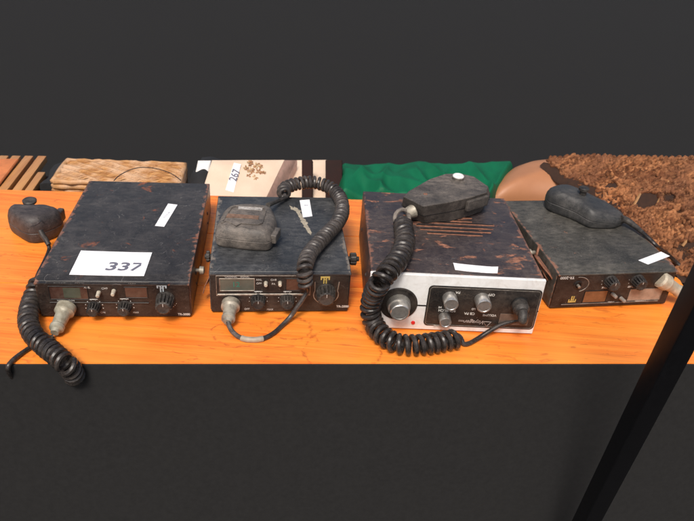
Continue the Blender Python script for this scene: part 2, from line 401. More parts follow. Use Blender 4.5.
def label_quad(r, pts, z, name, lift=.02, curl=.0, m='paper', nx=8, ny=4):
    """paper label with thickness lying on the top; pts TL,TR,BR,BL in local xy"""
    b = NB(); TL, TR, BR, BL = [Vector(p).to_3d() for p in pts]
    for zz, flip in ((lift, 0), (.004, 1)):
        G = [[None]*(nx+1) for _ in range(ny+1)]
        for j in range(ny+1):
            for i in range(nx+1):
                p = BL.lerp(BR, i/nx).lerp(TL.lerp(TR, i/nx), j/ny)
                k = max(0, 2*i/nx-1)**3+max(0, 1-2*i/nx)**4*.5
                G[j][i] = b.verts.new((p.x, p.y, z+zz+curl*k+.02*mn.noise(Vector((i*.6, j*.6, pts[0][0])))*(curl > 0)))
        for j in range(ny):
            for i in range(nx):
                b.faces.new((G[j][i], G[j][i+1], G[j+1][i+1], G[j+1][i]))
        if zz == lift: GT = G
        else: GB = G
    per = [(0, i) for i in range(nx)]+[(j, nx) for j in range(ny)]+[(ny, i) for i in range(nx, 0, -1)]+[(j, 0) for j in range(ny, 0, -1)]
    for a, c in zip(per, per[1:]+per[:1]):
        b.faces.new((GT[a[0]][a[1]], GT[c[0]][c[1]], GB[c[0]][c[1]], GB[a[0]][a[1]]))
    return r.part(name, b, m)
def case(r, m, bev=.22, fascia=.0, fm='fascia'):
    w, h, d = r.w, r.h, r.d; b = NB()
    c0 = NB(); pf = [(0, .35), (0, h-.34), (.1, h-.2), (1.35, h), (d-.2, h), (d, h-.2), (d, .35)]
    loft(c0, [[Vector((x, y, z)) for y, z in pf] for x in (-w/2, w/2)]); bmesh.ops.recalc_face_normals(c0, faces=c0.faces)
    bmesh.ops.bevel(c0, geom=[e for e in c0.edges if e.calc_face_angle(0) > .1], offset=bev*.6, segments=3, profile=.6, affect='EDGES'); join(b, c0)
    # lower chassis tray, a little inside the cover
    box(b, -w/2+.15, w/2-.15, .15, d-.1, .08, .5, .05, 1)
    # side screws and seams
    for sx in (-1, 1):
        for fy in (.2, .8):
            cyl(b, (sx*w/2, d*fy, h*.55), (sx*(w/2+.12), d*fy, h*.55), .3, .2, 12)
            cyl(b, (sx*w/2, d*fy, h*.25), (sx*(w/2+.1), d*fy, h*.25), .18, .14, 10)
    o = r.part('case', b, m)
    # cooling ribs at the back
    b = NB()
    for i in range(9):
        x = -w*.4+w*.8*i/8; box(b, x-.12, x+.12, d, d+.5, .9, h-.7, .04, 1)
    r.part('heat_sink', b, m)
    for sx in (-1, 1):
        for yy in (2, d-2): b = NB(); cyl(b, (sx*(w/2-1.5), yy, 0), (sx*(w/2-1.5), yy, .12), .5, n=16); r.part('rubber_foot', b, 'dark')
    return o
def frame(bm, x0, x1, z0, z1, y0, y1, t):
    box(bm, x0, x1, y0, y1, z0, z0+t, t*.2, 1); box(bm, x0, x1, y0, y1, z1-t, z1, t*.2, 1)
    box(bm, x0, x0+t, y0+.002, y1, z0+t*.9, z1-t*.9); box(bm, x1-t, x1, y0+.002, y1, z0+t*.9, z1-t*.9)
def temblem(r, px, py, wpx, m, flip=False, yo=-.32):
    x, z = r.face(px, py, yo); k = wpx/10.0; sg = -1 if flip else 1; b = NB()
    def bx(x0, x1, z0, z1):
        z0, z1 = sorted((z0*sg, z1*sg)); box(b, x+x0*k, x+x1*k, yo-.05, yo, z+z0*k, z+z1*k, .01, 1)
    bx(-.55, .55, .28, .5); bx(-.55, -.38, .02, .275); bx(.38, .55, .02, .275); bx(-.22, -.06, -.5, .275); bx(.06, .22, -.5, .275); bx(-.055, .055, .0, .12)
    return r.part('emblem', b, m)
def wire(r, pts, rad, name, m='cord', n=8):
    b = NB(); tube(b, resample(cr(pts, 16), max(.15, rad*.8)), rad, n); return r.part(name, b, m)

# ---- radio A (far left, label 337)
A = Rad(0, 'cb_radio', 'largest flat black CB radio, far left, with a white 337 label on top', 'cb radio', 'CB radios in a row on the table')
case(A, 'case1')
def fascia(r, m, x0=None, x1=None):
    b = NB(); w, h = r.w, r.h
    box(b, -w/2+.12, w/2-.12, -.3, 0.0, .25, h-.28, .14, 3)
    return r.part('front_panel', b, m)
fp = fascia(A, 'fascia')
Y = -.30
def rect(r, p0, p1, yo=Y):
    x0, z1 = r.face(p0[0], p0[1], yo); x1, z0 = r.face(p1[0], p1[1], yo); return x0, x1, z0, z1
def window(r, p0, p1, m, name='display', fr='dark', t=.09, yo=Y, parent=None):
    x0, x1, z0, z1 = rect(r, p0, p1, yo)
    zc = None
    b = NB(); frame(b, x0-t, x1+t, z0-t, z1+t, yo-.07, yo+.01, t); f = r.part('display_frame' if name == 'display' else 'window_frame', b, fr)
    b = NB(); box(b, x0, x1, yo-.02, yo+.02, z0, z1); o = r.part(name, b, m)
    return (x0, x1, z0, z1)
x0, x1, z0, z1 = window(A, (48.5, 286.5), (88.5, 299), 'glass_red')
b = NB(); a0, _ = A.face(63, 290, Y); a1, _ = A.face(80, 290, Y); box(b, a0, a1, Y-.035, Y-.005, z0+.15, z1-.15); A.part('lcd', b, 'lcd')
window(A, (124.5, 287.5), (147.5, 297.5), 'glass_red')
# long ridge under the windows
xa, za = A.face(50, 302.3, Y); xb, zb = A.face(149, 301.5, Y)
b = NB(); box(b, xa, xb, Y-.12, Y+.01, za-.08, za+.08, .03, 1)
xt, zt = A.face(60, 281.8, Y); box(b, xa, xb+.3, Y-.10, Y+.01, zt-.05, zt+.05, .02, 1); A.part('ridge', b, 'fascia2')
for px, py in ((96.5, 296.5), (111.5, 295.0)):
    x, z = A.face(px+2.5, py-4.5, Y); b = NB()
    cyl(b, (x, Y, z), (x, Y-.9, z-.05), .26, .22, 16, .05); A.part('switch', b, 'cream')
def knob_at(r, px, py, rad, length, yo, name='knob'):
    x, z = r.face(px, py, yo); fluted_knob(r, x, z, yo, rad, length, name=name); return x, z
kA = [knob_at(A, 94.5, 306.8, .78, 1.25, Y), knob_at(A, 125.2, 306.3, .80, 1.25, Y), knob_at(A, 165.5, 299.0, 1.08, 2.0, Y, 'channel_knob')]
for (x, z) in kA[:2]: b = NB(); ticks(b, x, z, Y, 1.02, 8); box(b, x-.5, x+.5, Y-.02, Y, z+1.0, z+1.14); A.part('dial_marks', b, 'mark', sharp=180)
for (px, py, t_, sz) in ((103, 312.5, 'ON', .28), (136, 312.5, 'MAX', .26), (87, 287.5, 'ANL', .3), (104.5, 288.5, 'CH9', .3), (60, 283.5, 'CHANNEL', .26), (80, 283.5, 'SIGNAL', .26), (132, 283.6, 'TX/RX', .26), (66, 300.7, 'MODULATION', .24)):
    x, z = A.face(px, py, Y); mtext(A, t_, sz*1.25, x, z, Y-.012)
x, z = A.face(184, 314.3, Y); mtext(A, 'TR-3000', .42, x, z, Y-.012, bold=.01)
b = NB(); x, z = kA[2]; ticks(b, x, z, Y, 1.4, 3, -.9, -.5, .05); A.part('dial_marks', b, 'mark', sharp=180)
temblem(A, 161.8, 288.3, 10.5, 'silver_print')
# labels on top
pts = [A.top(*p) for p in ((81.0, 250.8), (152.2, 253.0), (144.0, 276.5), (69.2, 274.9))]
lab = label_quad(A, pts, A.h, 'number_label', .03, curl=.05)
lx = Vector(pts[2])-Vector(pts[3]); ang = math.atan2(lx.y, lx.x)
c_ = A.top(123.6, 267.3)
b = text('337', 2.5, .006, .045, .09); xf(b, Matrix.Translation((c_[0], c_[1], A.h+.055)) @ Matrix.Rotation(ang, 4, 'Z') @ Matrix.Scale(1.15, 4, (1, 0, 0)))
A.part('lettering', b, 'ink', lab, sharp=180)
pts = [A.top(*p) for p in ((168.2, 203.6), (177.5, 204.8), (164.2, 226.8), (154.9, 225.9))]
l2 = label_quad(A, pts, A.h, 'sticker', .02)
c_ = A.top(167, 215); b = text('4 0 0 W', .55, .004, 0, 0); xf(b, Matrix.Translation((c_[0], c_[1], A.h+.03)) @ Matrix.Rotation(1.25, 4, 'Z')); A.part('lettering', b, 'sticker_text', l2, sharp=180)
# lip of the cover over the fascia
b = NB(); box(b, -A.w/2+.02, A.w/2-.02, -.38, .3, A.h-.52, A.h-.26, .09, 2); A.part('cover_lip', b, 'case1')
# thin black wire at the back
wz = [(114, 180.5, 5.3), (120, 175, 5.4), (131, 169.5, 5.6), (143, 167.3, 5.8), (158, 169, 5.8), (172, 174, 5.6), (181, 180.5, 5.3)]
wire(A, [A.loc(at(*p)) for p in wz], .07, 'power_wire')
# right hand bracket screw
b = NB(); xs = A.w/2
turned(b, (xs, 5.6, 3.2), (1, 0, 0), [(0, .25), (.5, .25), (.5, .55), (1.0, .5), (1.1, .3), (1.1, .02)], n=24); A.part('side_screw', b, 'plug2')

# ---- radio B
B = Rad(1, 'cb_radio', 'small blue-black CB radio with glue streak on its top, second from the left', 'cb radio', 'CB radios in a row on the table')
case(B, 'case2')
fascia(B, 'fascia2')
b = NB(); box(b, -B.w/2+.02, B.w/2-.02, -.38, .3, B.h-.52, B.h-.26, .09, 2); B.part('cover_lip', b, 'case2')
x0, x1, z0, z1 = window(B, (220.0, 279.0), (254.0, 290.2), 'lcd2', fr='trim', t=.1)
b = NB(); c_ = ((x0+x1)/2-.05, (z0+z1)/2)
ftext(b, '12', 1.0, c_[0]-.1, c_[1], Y-.03, bold=.01); B.part('lcd_digits', b, 'segment', sharp=180)
window(B, (286.5, 279.0), (309, 290.2), 'glass_red', fr='dark')
# silver outline of the control window and of the channel selector
b = NB()
xa, zb_ = B.face(216.5, 295.5, Y); xb, zt_ = B.face(311, 275.3, Y)
frame(b, xa, xb, zb_, zt_, Y-.09, Y+.01, .07)
box(b, xa+.1, xb-.1, Y-.13, Y, zb_+.08, zb_+.28, .04, 1)
xk, zk = B.face(326, 294.5, Y)
arc = [Vector((xk+1.55*math.cos(a), Y-.03, zk+1.35*math.sin(a))) for a in [PI*.86+i*(PI*1.28)/24 for i in range(25)]]
arc = [Vector((xk-1.45, Y-.03, zk+1.9))]+arc+[Vector((xk+1.55, Y-.03, zk+1.9))]
tube(b, arc, .07, 6); B.part('trim', b, 'trim')
for px, py in ((265.8, 282.5), (280.0, 282.3)):
    x, z = B.face(px, py, Y); b = NB(); cyl(b, (x, Y, z), (x, Y-.75, z), .25, .21, 16, .05); B.part('switch', b, 'cream')
kB = [knob_at(B, 258.3, 299.8, .92, 1.2, Y), knob_at(B, 287.3, 299.8, .92, 1.2, Y), knob_at(B, 325.6, 292.0, 1.22, 1.7, Y, 'channel_knob')]
for (x, z) in kB[:2]: b = NB(); ticks(b, x, z, Y, 1.12, 8, s=.05); box(b, x-.5, x+.5, Y-.02, Y, z+1.16, z+1.3); B.part('dial_marks', b, 'mark', sharp=180)
for (px, py, t_, sz) in ((247, 309.0, 'OFF', .3), (270, 309.5, 'MAX', .3), (259, 279.8, 'ANL', .3), (259, 283.5, 'OFF', .3), (273.5, 280, 'CH9', .3), (273.5, 284, 'PA', .3), (231, 276.9, 'CHANNEL', .26), (245, 276.9, 'SIGNAL', .26)):
    x, z = B.face(px, py, Y); mtext(B, t_, sz*1.25, x, z, Y-.012)
x, z = B.face(342.5, 306.5, Y); mtext(B, 'TR-2000', .45, x, z, Y-.012, bold=.01)
temblem(B, 325.2, 280.0, 10.5, 'gold')
pts = [B.top(*p) for p in ((299.6, 200.3), (309.5, 199.6), (312.3, 216.2), (303.0, 217.5))]
l2 = label_quad(B, pts, B.h, 'sticker', .02)
c_ = B.top(306, 205.5); b = text('40', .6, .004, .01, 0); xf(b, Matrix.Translation((c_[0], c_[1], B.h+.03)) @ Matrix.Rotation(.12, 4, 'Z')); B.part('lettering', b, 'sticker_text', l2, sharp=180)
# glue residue: a ragged flat streak
def streak(r, pts, wd, z, name, m, seed):
    b = NB(); path = resample(cr([Vector((*r.top(*p), z)) for p in pts], 12), .12); rr = random.Random(seed)
    L, Rr = [], []
    for i, p in enumerate(path):
        t = (path[min(i+1, len(path)-1)]-path[max(i-1, 0)]).normalized(); n_ = Vector((-t.y, t.x, 0))
        e = min(1, i/6, (len(path)-1-i)/6)
        w_ = wd*(.35+.9*abs(mn.noise(Vector((i*.13, seed, 0))))+rr.uniform(-.08, .08))*e+.01
        w2 = wd*(.35+.9*abs(mn.noise(Vector((i*.17, seed+9, 0))))+rr.uniform(-.08, .08))*e+.01
        L.append(p+n_*w_); Rr.append(p-n_*w2)
    dz = Vector((0, 0, .015)); b2 = []
    rows = [[b.verts.new(l) for l in L], [b.verts.new(l*.88+q*.12+dz) for l, q in zip(L, Rr)], [b.verts.new(l*.12+q*.88+dz) for l, q in zip(L, Rr)], [b.verts.new(q) for q in Rr]]
    for a, c in zip(rows, rows[1:]):
        for i in range(len(L)-1): b.faces.new((a[i], a[i+1], c[i+1], c[i]))
    return r.part(name, b, m)
streak(B, [(294, 206.5), (297.5, 211), (301, 217), (305, 224), (308.5, 230), (311, 235)], .62, B.h+.003, 'glue_residue', 'residue', 3)
streak(B, [(289.5, 205.5), (294, 209.5), (300, 211), (303, 211)], .35, B.h+.005, 'glue_residue', 'residue', 5)
# mounting thumb screws both sides + rusty bracket stub
def thumb(r, sx, y, z, L=1.5, rad=.85):
    b = NB(); turned(b, (sx*r.w/2, y, z), (sx, 0, 0), [(0, .35), (L*.45, .35), (L*.45, rad*.9), (L*.55, rad, 1), (L*.95, rad, 1), (L, rad*.85), (L, .35), (L*1.25, .3), (L*1.25, .02)], n=96, flute=12, fl=.16)
    r.part('thumb_screw', b, 'knob')
thumb(B, 1, 6.2, 4.0); thumb(B, -1, 6.4, 4.2, .8, .75)
def strap(r, pts, wd, th, name, m, nrm=Vector((1, 0, 0))):
    b = NB(); rings = []
    P = [Vector(p) for p in pts]
    for i, p in enumerate(P):
        t = (P[min(i+1, len(P)-1)]-P[max(i-1, 0)]).normalized(); s_ = t.cross(nrm).normalized(); n_ = s_.cross(t).normalized()
        rings.append([p+s_*wd+n_*th, p-s_*wd+n_*th, p-s_*wd-n_*th, p+s_*wd-n_*th])
    loft(b, rings); bmesh.ops.bevel(b, geom=b.edges[:], offset=.03, segments=1, affect='EDGES')
    return r.part(name, b, m)
xl = -B.w/2
strap(B, [(xl-.12, 7.6, 4.6), (xl-.14, 6.4, 4.2), (xl-.14, 4.4, 3.6), (xl-.2, 2.8, 3.2), (xl-.75, 2.4, 2.4), (xl-1.0, 2.1, 1.5)], .5, .06, 'bracket', 'rust')

# ---- radio C (white front)
Cc = Rad(2, 'cb_radio', 'rusty-topped CB radio with white front, chrome knobs and a vent grille', 'cb radio', 'CB radios in a row on the table')
r = Cc; w, h, d = r.w, r.h, r.d
b = NB(); HT = h-.05
box(b, -w/2+.03, w/2-.03, .05, d, .3, h, .28, 3)
for sx in (-1, 1):
    for fy in (.25, .8): cyl(b, (sx*(w/2-.04), d*fy, h*.5), (sx*(w/2+.1), d*fy, h*.5), .32, .2, 12)
r.part('case', b, 'case3')
b = NB()
box(b, -w/2-.02, w/2+.02, -.45, .045, .2, h+.02, .12, 3); r.part('front_panel', b, 'white_face')
for sx in (-1, 1):
    for yy in (2, d-2): b = NB(); cyl(b, (sx*(w/2-1.5), yy, 0), (sx*(w/2-1.5), yy, .32), .6, n=16); r.part('rubber_foot', b, 'dark')
YC = -.45
def rr_poly(x0, x1, z0, z1, rad, y, n=8):
    out = []
    for cx, cz, a0 in ((x1-rad, z1-rad, 0), (x0+rad, z1-rad, PI/2), (x0+rad, z0+rad, PI), (x1-rad, z0+rad, 1.5*PI)):
        for i in range(n+1):
            a = a0+PI/2*i/n; out.append(Vector((cx+rad*math.cos(a), y, cz+rad*math.sin(a))))
    return out
xa, zt = r.face(429.5, 284.5, YC); xb, zb = r.face(536.5, 330.0, YC)
xa2, zt2 = r.face(539, 290.5, YC); x0c, zb0 = r.face(424.5, 324.5, YC)
X0, X1, Z0, Z1 = min(xa, x0c)-.0, (xb+xa2)/2, (zb+zb0)/2, (zt+zt2)/2
print('C panel', X0, X1, Z0, Z1, 'h', h, 'w', w)
b = NB(); loft(b, [rr_poly(X0, X1, Z0, Z1, .55, YC+.01), rr_poly(X0, X1, Z0, Z1, .55, YC-.07), rr_poly(X0+.06, X1-.06, Z0+.06, Z1-.06, .5, YC-.10)]); r.part('control_panel', b, 'fascia2')
YP = YC-.10
b = NB(); t_ = .05
for q in range(1):
    a = rr_poly(X0+.2, X1-.2, Z0+.2, Z1-.2, .42, YP-.01); tube(b, a+[a[0]], .028, 5)
r.part('panel_outline', b, 'trim')
# dial
xd, zd = r.face(398.5, 303.5, YC)
b = NB(); turned(b, (xd, YC+.01, zd), (0, -1, 0), [(0, 2.3), (.14, 2.3), (.2, 2.2), (.2, 2.05), (.12, 2.0), (.12, .02)], n=64); r.part('dial', b, 'fascia2')
b = NB(); turned(b, (xd, YC-.10, zd), (0, -1, 0), [(0, 1.45, 1), (.9, 1.36, 1), (.95, 1.2), (1.8, 1.14), (1.88, 1.06), (1.89, .9), (1.84, .88), (1.84, .02)], n=160, flute=40, fl=.04); r.part('channel_knob', b, 'chrome')
# seam lines left and right of the panel
b = NB(); zs = r.face(422, 305.5, YC)[1]; box(b, xd+2.25, X0+.05, YC-.03, YC+.01, zs-.09, zs+.09); r.part('seam_line', b, 'dark'); b = NB(); zs2 = r.face(541, 311.5, YC)[1]; box(b, X1-.02, w/2-.0, YC-.03, YC+.01, zs2-.09, zs2+.09)
r.part('seam_line', b, 'dark'); b = NB(); zs3 = zs; box(b, -w/2+.0, xd-2.28, YC-.03, YC+.01, zs3-.09, zs3+.09); r.part('seam_line', b, 'dark')
for (px, py, rad, L) in ((449.5, 297.8, .90, 1.6), (481.8, 299.3, .94, 1.65), (444.2, 317.0, .74, 1.3)):
    x, z = r.face(px, py, YP); smooth_knob(r, x, z, YP, rad, L)
x, z = r.face(413, 322.5, YC); b = NB(); turned(b, (x, YC, z), (0, -1, 0), [(0, .26), (.12, .24), (.18, .1), (.19, .01)], n=20); r.part('indicator_lamp', b, 'red')
# socket for the microphone
xs_, zs_ = r.face(519.5, 304.5, YP)
b = NB(); turned(b, (xs_, YP, zs_), (0, -1, 0), [(0, 1.1), (.2, 1.1), (.25, 1.0), (.25, .05)], n=36); r.part('socket', b, 'dark')
# name plate above the cable and lettering, all upside down
b = NB(); x0p, z1p = r.face(500.5, 313.5, YP); x1p, z0p = r.face(527, 325.5, YP); box(b, x0p, x1p, YP-.03, YP+.01, z0p, z1p, .01, 1); r.part('name_plate', b, plain('worn_plate', (.10, .075, .06), .4, var=.4, scale=1.0))
b = NB()
for (px, py, t_, sz) in ((458, 292.5, 'PA', .42), (491.5, 294.8, 'OFF', .42), (440, 307.2, 'HI', .36), (447, 310.5, 'SQUELCH', .42), (469.5, 313.5, 'CB PA', .42), (473.5, 309, 'LO', .32), (489.5, 315.2, 'VOLUME', .38), (438, 325.8, 'TONE', .34)):
    x, z = r.face(px, py, YP); mtext(r, t_, sz*1.15, x, z, YP-.012, rot=PI, bold=.01)
x, z = r.face(474.5, 322.0, YP); mtext(r, 'Voyager', .76, x, z, YP-.012, rot=PI, bold=.008, shear=.35, m='pinkish', name='name_lettering')
x, z = r.face(462, 320.6, YP); x, z = r.face(461.5, 320.6, YP); mtext(r, '9000', .38, x, z, YP-.012, rot=PI, m='pinkish', name='name_lettering')
b = NB(); x, z = r.face(487.0, 323.0, YP)
tri = [Vector((x+.55*math.cos(a), YP-.02, z-.05+.5*math.sin(a))) for a in (-PI/2+2*PI*k/3 for k in range(3))]
tube(b, [tri[0], tri[1], tri[2], tri[0]], .06, 5)
r.part('triangle_logo', b, 'pinkish', sharp=180)
# vent slots: flush dark bars, groove shade put into their colour, between rusty lands
b = NB(); b2 = NB()
vents = [((412, 220.5), (470, 219)), ((414, 223.8), (492, 222.3)), ((417, 227.2), (491, 226.2)), ((421, 230.6), (489, 230.0)), ((428, 233.8), (481, 233.6)), ((404, 216.5), (470, 215.5)), ((404, 212.8), (470, 212)), ((406, 209.5), (470, 208.5))]
for p, q in vents:
    x0, y0 = r.top(*p); x1, y1 = r.top(*q); yy = (y0+y1)/2
    box(b, x0, x1, yy-.17, yy+.17, h-.02, h+.012, .008, 1)
    box(b2, x0-.1, x1+.1, yy-.40, yy-.175, h-.02, h+.07, .03, 1)
r.part('vent_slots', b, 'dark'); r.part('vent_louvres', b2, 'rust')
pts = [r.top(*p) for p in ((453.0, 263.4), (498.0, 267.8), (497.3, 274.2), (455.0, 270.4))]
label_quad(r, pts, h, 'sticker', .04, curl=.12)

# ---- radio D (right, upside down)
D = Rad(3, 'cb_radio', 'dusty black CB radio lying upside down, far right, with one knob missing', 'cb radio', 'CB radios in a row on the table')
r = D; w, h, d = r.w, r.h, r.d
case(D, 'case4', bev=.35)
fascia(D, 'fascia')
b = NB(); box(b, -w/2+.02, w/2-.02, -.40, .3, h-.55, h-.26, .12, 3); r.part('cover_lip', b, 'case4')
window(r, (585.5, 291.5), (604.5, 301.5), 'meter2')
window(r, (631.0, 289.5), (658.5, 299.0), 'meter', fr='trim', t=.08)
b = NB(); xa, za = r.face(561, 304.5, Y); xb, _ = r.face(657, 302, Y); box(b, xa, xb, Y-.08, Y+.01, za-.05, za+.05, .02, 1)
arcp = []
xh, zh = r.face(577.8, 284.8, Y)
for i in range(15):
    a = PI*.55-PI*.95*i/14; arcp.append(Vector((xh+1.5*math.cos(a), Y-.03, zh+.05+1.15*math.sin(a))))
tube(b, arcp, .06, 6); r.part('trim', b, 'trim')
b = NB(); turned(b, (xh, Y-.01, zh), (0, -1, 0), [(0, .62), (.06, .62), (.1, .55), (.1, .42), (0, .4), (0, .02)], n=28); r.part('bare_collar', b, 'dark')
b = NB(); cyl(b, (xh, Y, zh-.05), (xh, Y-.55, zh-.05), .2, n=14, bev=.04); r.part('bare_shaft', b, 'trim')
for px, py in ((612.0, 293.6), (620.5, 297.8)):
    x, z = r.face(px, py, Y); b = NB(); cyl(b, (x, Y, z), (x+.15, Y-.9, z), .27, .24, 16, .05); r.part('switch', b, plain('grey_switch', (.25, .22, .19), .45))
kD = [knob_at(r, 610.0, 281.4, .92, 1.35, Y), knob_at(r, 637.0, 280.4, .92, 1.35, Y)]
for (x, z) in kD: b = NB(); ticks(b, x, z, Y, 1.16, 8, PI-.1, 2*PI+.1, s=.05); r.part('dial_marks', b, 'mark', sharp=180)
for (px, py, t_, sz) in ((567.5, 277.8, 'TR-2000', .45), (604.5, 287.5, 'MAX', .3), (630, 286.5, 'OFF', .3), (611, 302, 'TX/RX', .28), (640, 300.8, 'CHANNEL', .28)):
    x, z = r.face(px, py, Y); mtext(r, t_, sz*1.25, x, z, Y-.012, rot=PI, bold=.008)
temblem(D, 572.3, 299.2, 10, 'gold', flip=True)
pts = [r.top(*p) for p in ((638.3, 260.4), (661.0, 251.8), (669.8, 256.2), (648.0, 264.6))]
label_quad(r, pts, h, 'sticker', .03)
# rusty bracket on its left
xl = -w/2
lp = r.loc(at(537.5, 254, 4.5)); 
ring_ = [r.loc(at(537.5, 251.5, 5.6))+Vector((.45*math.cos(a), .8*math.cos(a), .75*math.sin(a))) for a in [2*PI*i/20 for i in range(21)]]
b = NB(); tube(b, ring_, .16, 8); r.part('bracket_ring', b, 'rust')
strap(r, [r.loc(at(*p)) for p in ((536.5, 256, 5.6), (540, 261.5, 5.5), (545, 268, 5.2), (550, 274.5, 4.7), (552, 279, 3.9))], .42, .10, 'bracket', 'rust', nrm=Vector((.5, 0, 1)))
strap(r, [r.loc(at(*p)) for p in ((538.5, 258, 5.2), (541, 266, 4.9), (545, 275, 4.2), (547.5, 280, 3.5))], .2, .08, 'bracket', 'rust', nrm=Vector((.5, 0, 1)))
b = NB(); turned(b, (xl, lp.y+.2, 4.6), (-1, 0, 0), [(0, .3), (.7, .3), (.7, .55), (1.0, .5), (1.0, .02)], n=20); r.part('side_screw', b, 'plug2')

# ------------------------------------------------------------------ MICROPHONES
def shell(pts, z0, th, layers, n=10, crown=0.0):
    """pts: (px,py,zfrac) -> plan outline; layers (zfrac, inset 0..1 scale)"""
    P = [at(px, py, z0+zf*th) for px, py, zf in pts]
    for p in P: p.z = 0
    P = cr(P, n, closed=True); c = sum(P, Vector())/len(P)
    rings = []
    for zf, sc in layers: rings.append([Vector((c.x+(p.x-c.x)*sc, c.y+(p.y-c.y)*sc, z0+zf*th)) for p in P])
    b = NB(); vs = [[b.verts.new(p) for p in rg] for rg in rings]; m = len(P)
    for a, q in zip(vs, vs[1:]):
        for i in range(m): b.faces.new((a[i], a[(i+1) % m], q[(i+1) % m], q[i]))
    b.faces.new(vs[0][::-1])
    # crowned top: fan rings
    top = rings[-1]; prev = vs[-1]
    for k in (.75, .45, .2):
        cur = [b.verts.new((c.x+(p.x-c.x)*k, c.y+(p.y-c.y)*k, p.z+crown*(1-k*k))) for p in top]
        for i in range(m): b.faces.new((prev[i], prev[(i+1) % m], cur[(i+1) % m], cur[i]))
        prev = cur
    cv = b.verts.new((c.x, c.y, top[0].z+crown))
    for i in range(m): b.faces.new((prev[i], prev[(i+1) % m], cv))
    return b, c
def rel(o_loc, bm): xf(bm, Matrix.Translation(-Vector(o_loc)))
class Mic:
    def __init__(s, label, loc): s.loc = Vector(loc); s.o = thing('microphone', label, 'microphone', loc, 0, 'hand microphones wired to the radios')
    def part(s, name, bm, m, parent=None, **k):
        rel(s.loc, bm); return link(name, bm, M[m] if isinstance(m, str) else m, parent or s.o, **k)
RSOFT = [(0.0, .90), (.06, .965), (.18, .995), (.36, 1.0), (.40, 1.0), (.415, .982), (.44, .982), (.455, 1.0), (.62, .985), (.80, .93), (.90, .86), (.97, .77), (1.0, .66)]

def plug(mic, r, sock, tip, ra, m, collar=1.25):
    """screw plug from a front socket outward/down; sock, tip world"""
    d = (tip-sock); L = d.length; b = NB()
    turned(b, sock, d, [(0, ra*.9), (.04*L, ra*collar), (.26*L, ra*collar), (.31*L, ra*1.0), (.36*L, ra*.92), (.72*L, ra*.80), (.76*L, ra*.92), (.86*L, ra*.9), (.9*L, ra*.62), (L, ra*.5)], n=72, flute=24, fl=.0)
    return mic.part('plug', b, m)

# mic A : lies on the table left of radio A
mA = Mic('black palm microphone lying on bare table left of the 337 radio', at(33, 236, 0))
ptsA = [(9, 207, .8), (20, 203.5, .95), (33, 202.5, 1), (46, 202.3, 1), (56, 207, .9), (62, 216, .6), (61.5, 226, .35), (54, 237, .1), (42, 243.5, .0), (29, 243.7, .0), (17, 236, .05), (8.5, 222, .4)]
b, cA = shell(ptsA, .02, 3.9, RSOFT, crown=.12); hA = mA.part('housing', b, 'mic1')
b = NB(); p = at(30, 203, 3.5); turned(b, (p.x, p.y, 2.9), (0.05, -.1, 1), [(0, .55), (.7, .55), (.8, .95), (1.1, .98), (1.2, .85), (1.22, .02)], n=28); mA.part('hanger_stud', b, 'knob')
b = NB(); p = at(60.5, 213, 2.4); q = at(61, 221, 1.6)
box(b, p.x-.5, p.x+.45, p.y-2.3, p.y+.6, 1.2, 3.0, .3, 3); mA.part('talk_button', b, 'mic1')
b = NB(); c_ = at(25, 222, 3.9)
arcp = [Vector((c_.x+2.0*math.cos(a), c_.y+1.6*math.sin(a), 3.97)) for a in [-.9+1.8*i/14 for i in range(15)]]; tube(b, arcp, .07, 6); mA.part('moulded_ridge', b, 'mic1', hA)
b = NB(); tube(b, resample(cr([at(40.5, 231, 2.9), at(42.5, 235, 2.5), at(46, 240, 1.9), at(49, 245, 1.4)], 10), .15), .42, 12, .34); mA.part('strain_relief', b, 'knob')
b = NB(); tube(b, resample(cr([at(48, 243.5, 1.5), at(49, 250, .8), at(44, 262, .5), at(38, 274, .6), at(35, 283, 1.4)], 12), .2), .26, 10); mA.part('cord', b, 'cord')
# coil down the left of radio A and over the table edge
edge = lambda px: line_pt(FL, fdir, at(px, 363).x)
cpts = [at(39, 279, 2.4), at(37, 286, 2.0), at(32.5, 298, 1.3), at(29, 312, 1.15), at(29, 325, 1.15), at(35, 337, 1.2), at(45, 346, 1.25), at(56, 355, 1.25), at(66, 364, 1.1)]
cpts += [at(72, 371, -.2), at(76, 378, -2.2)]
b = NB(); coil(b, cpts, .90, .31, .80, seed=2); mA.part('coiled_cord', b, 'cord')
b = NB(); e1 = [at(76, 379, -2.5), at(68, 388, -3.8), at(42, 390, -4.2), at(16, 380, -2.6), at(8, 369, -.2), at(12, 361, .3), at(22, 353, .28), at(33, 346, .28), at(46, 340, .28), at(54, 336, .4)]
tube(b, resample(cr(e1, 14), .25), .27, 10); mA.part('lead_wire', b, 'cord')
sk = A.M @ Vector((A.face(67.3, 305.5, Y)[0], Y, A.face(67.3, 305.5, Y)[1]))
tp = at(54.5, 333, .9)
plug(mA, A, sk, tp, .92, 'plug')

# mic B : on top of radio B
zB = B.h
mB = Mic('squarish dusty grey microphone with a trapezoid recess, on the second radio', at(245, 235, zB))
ptsB = [(222.5, 213, .75), (228.5, 205.0, .9), (236, 201.8, 1), (250, 200.8, 1.), (266, 202.4, 1), (272.5, 205.5, .95), (276, 215, .8), (277.3, 228, .5), (274, 242, .2), (268, 250.5, .06), (250, 250.3, .05), (232, 248.2, .05), (218.5, 245.0, .1), (215.4, 237, .3), (218, 224, .6)]
LB = [(0, .93), (.08, .985), (.2, 1), (.42, 1.0), (.45, 1.0), (.465, .985), (.49, .985), (.505, .998), (.72, .965), (.88, .90), (.96, .84), (1.0, .76)]
b, cB = shell(ptsB, zB+.02, 2.9, LB, crown=.15); hB = mB.part('housing', b, 'mic2')
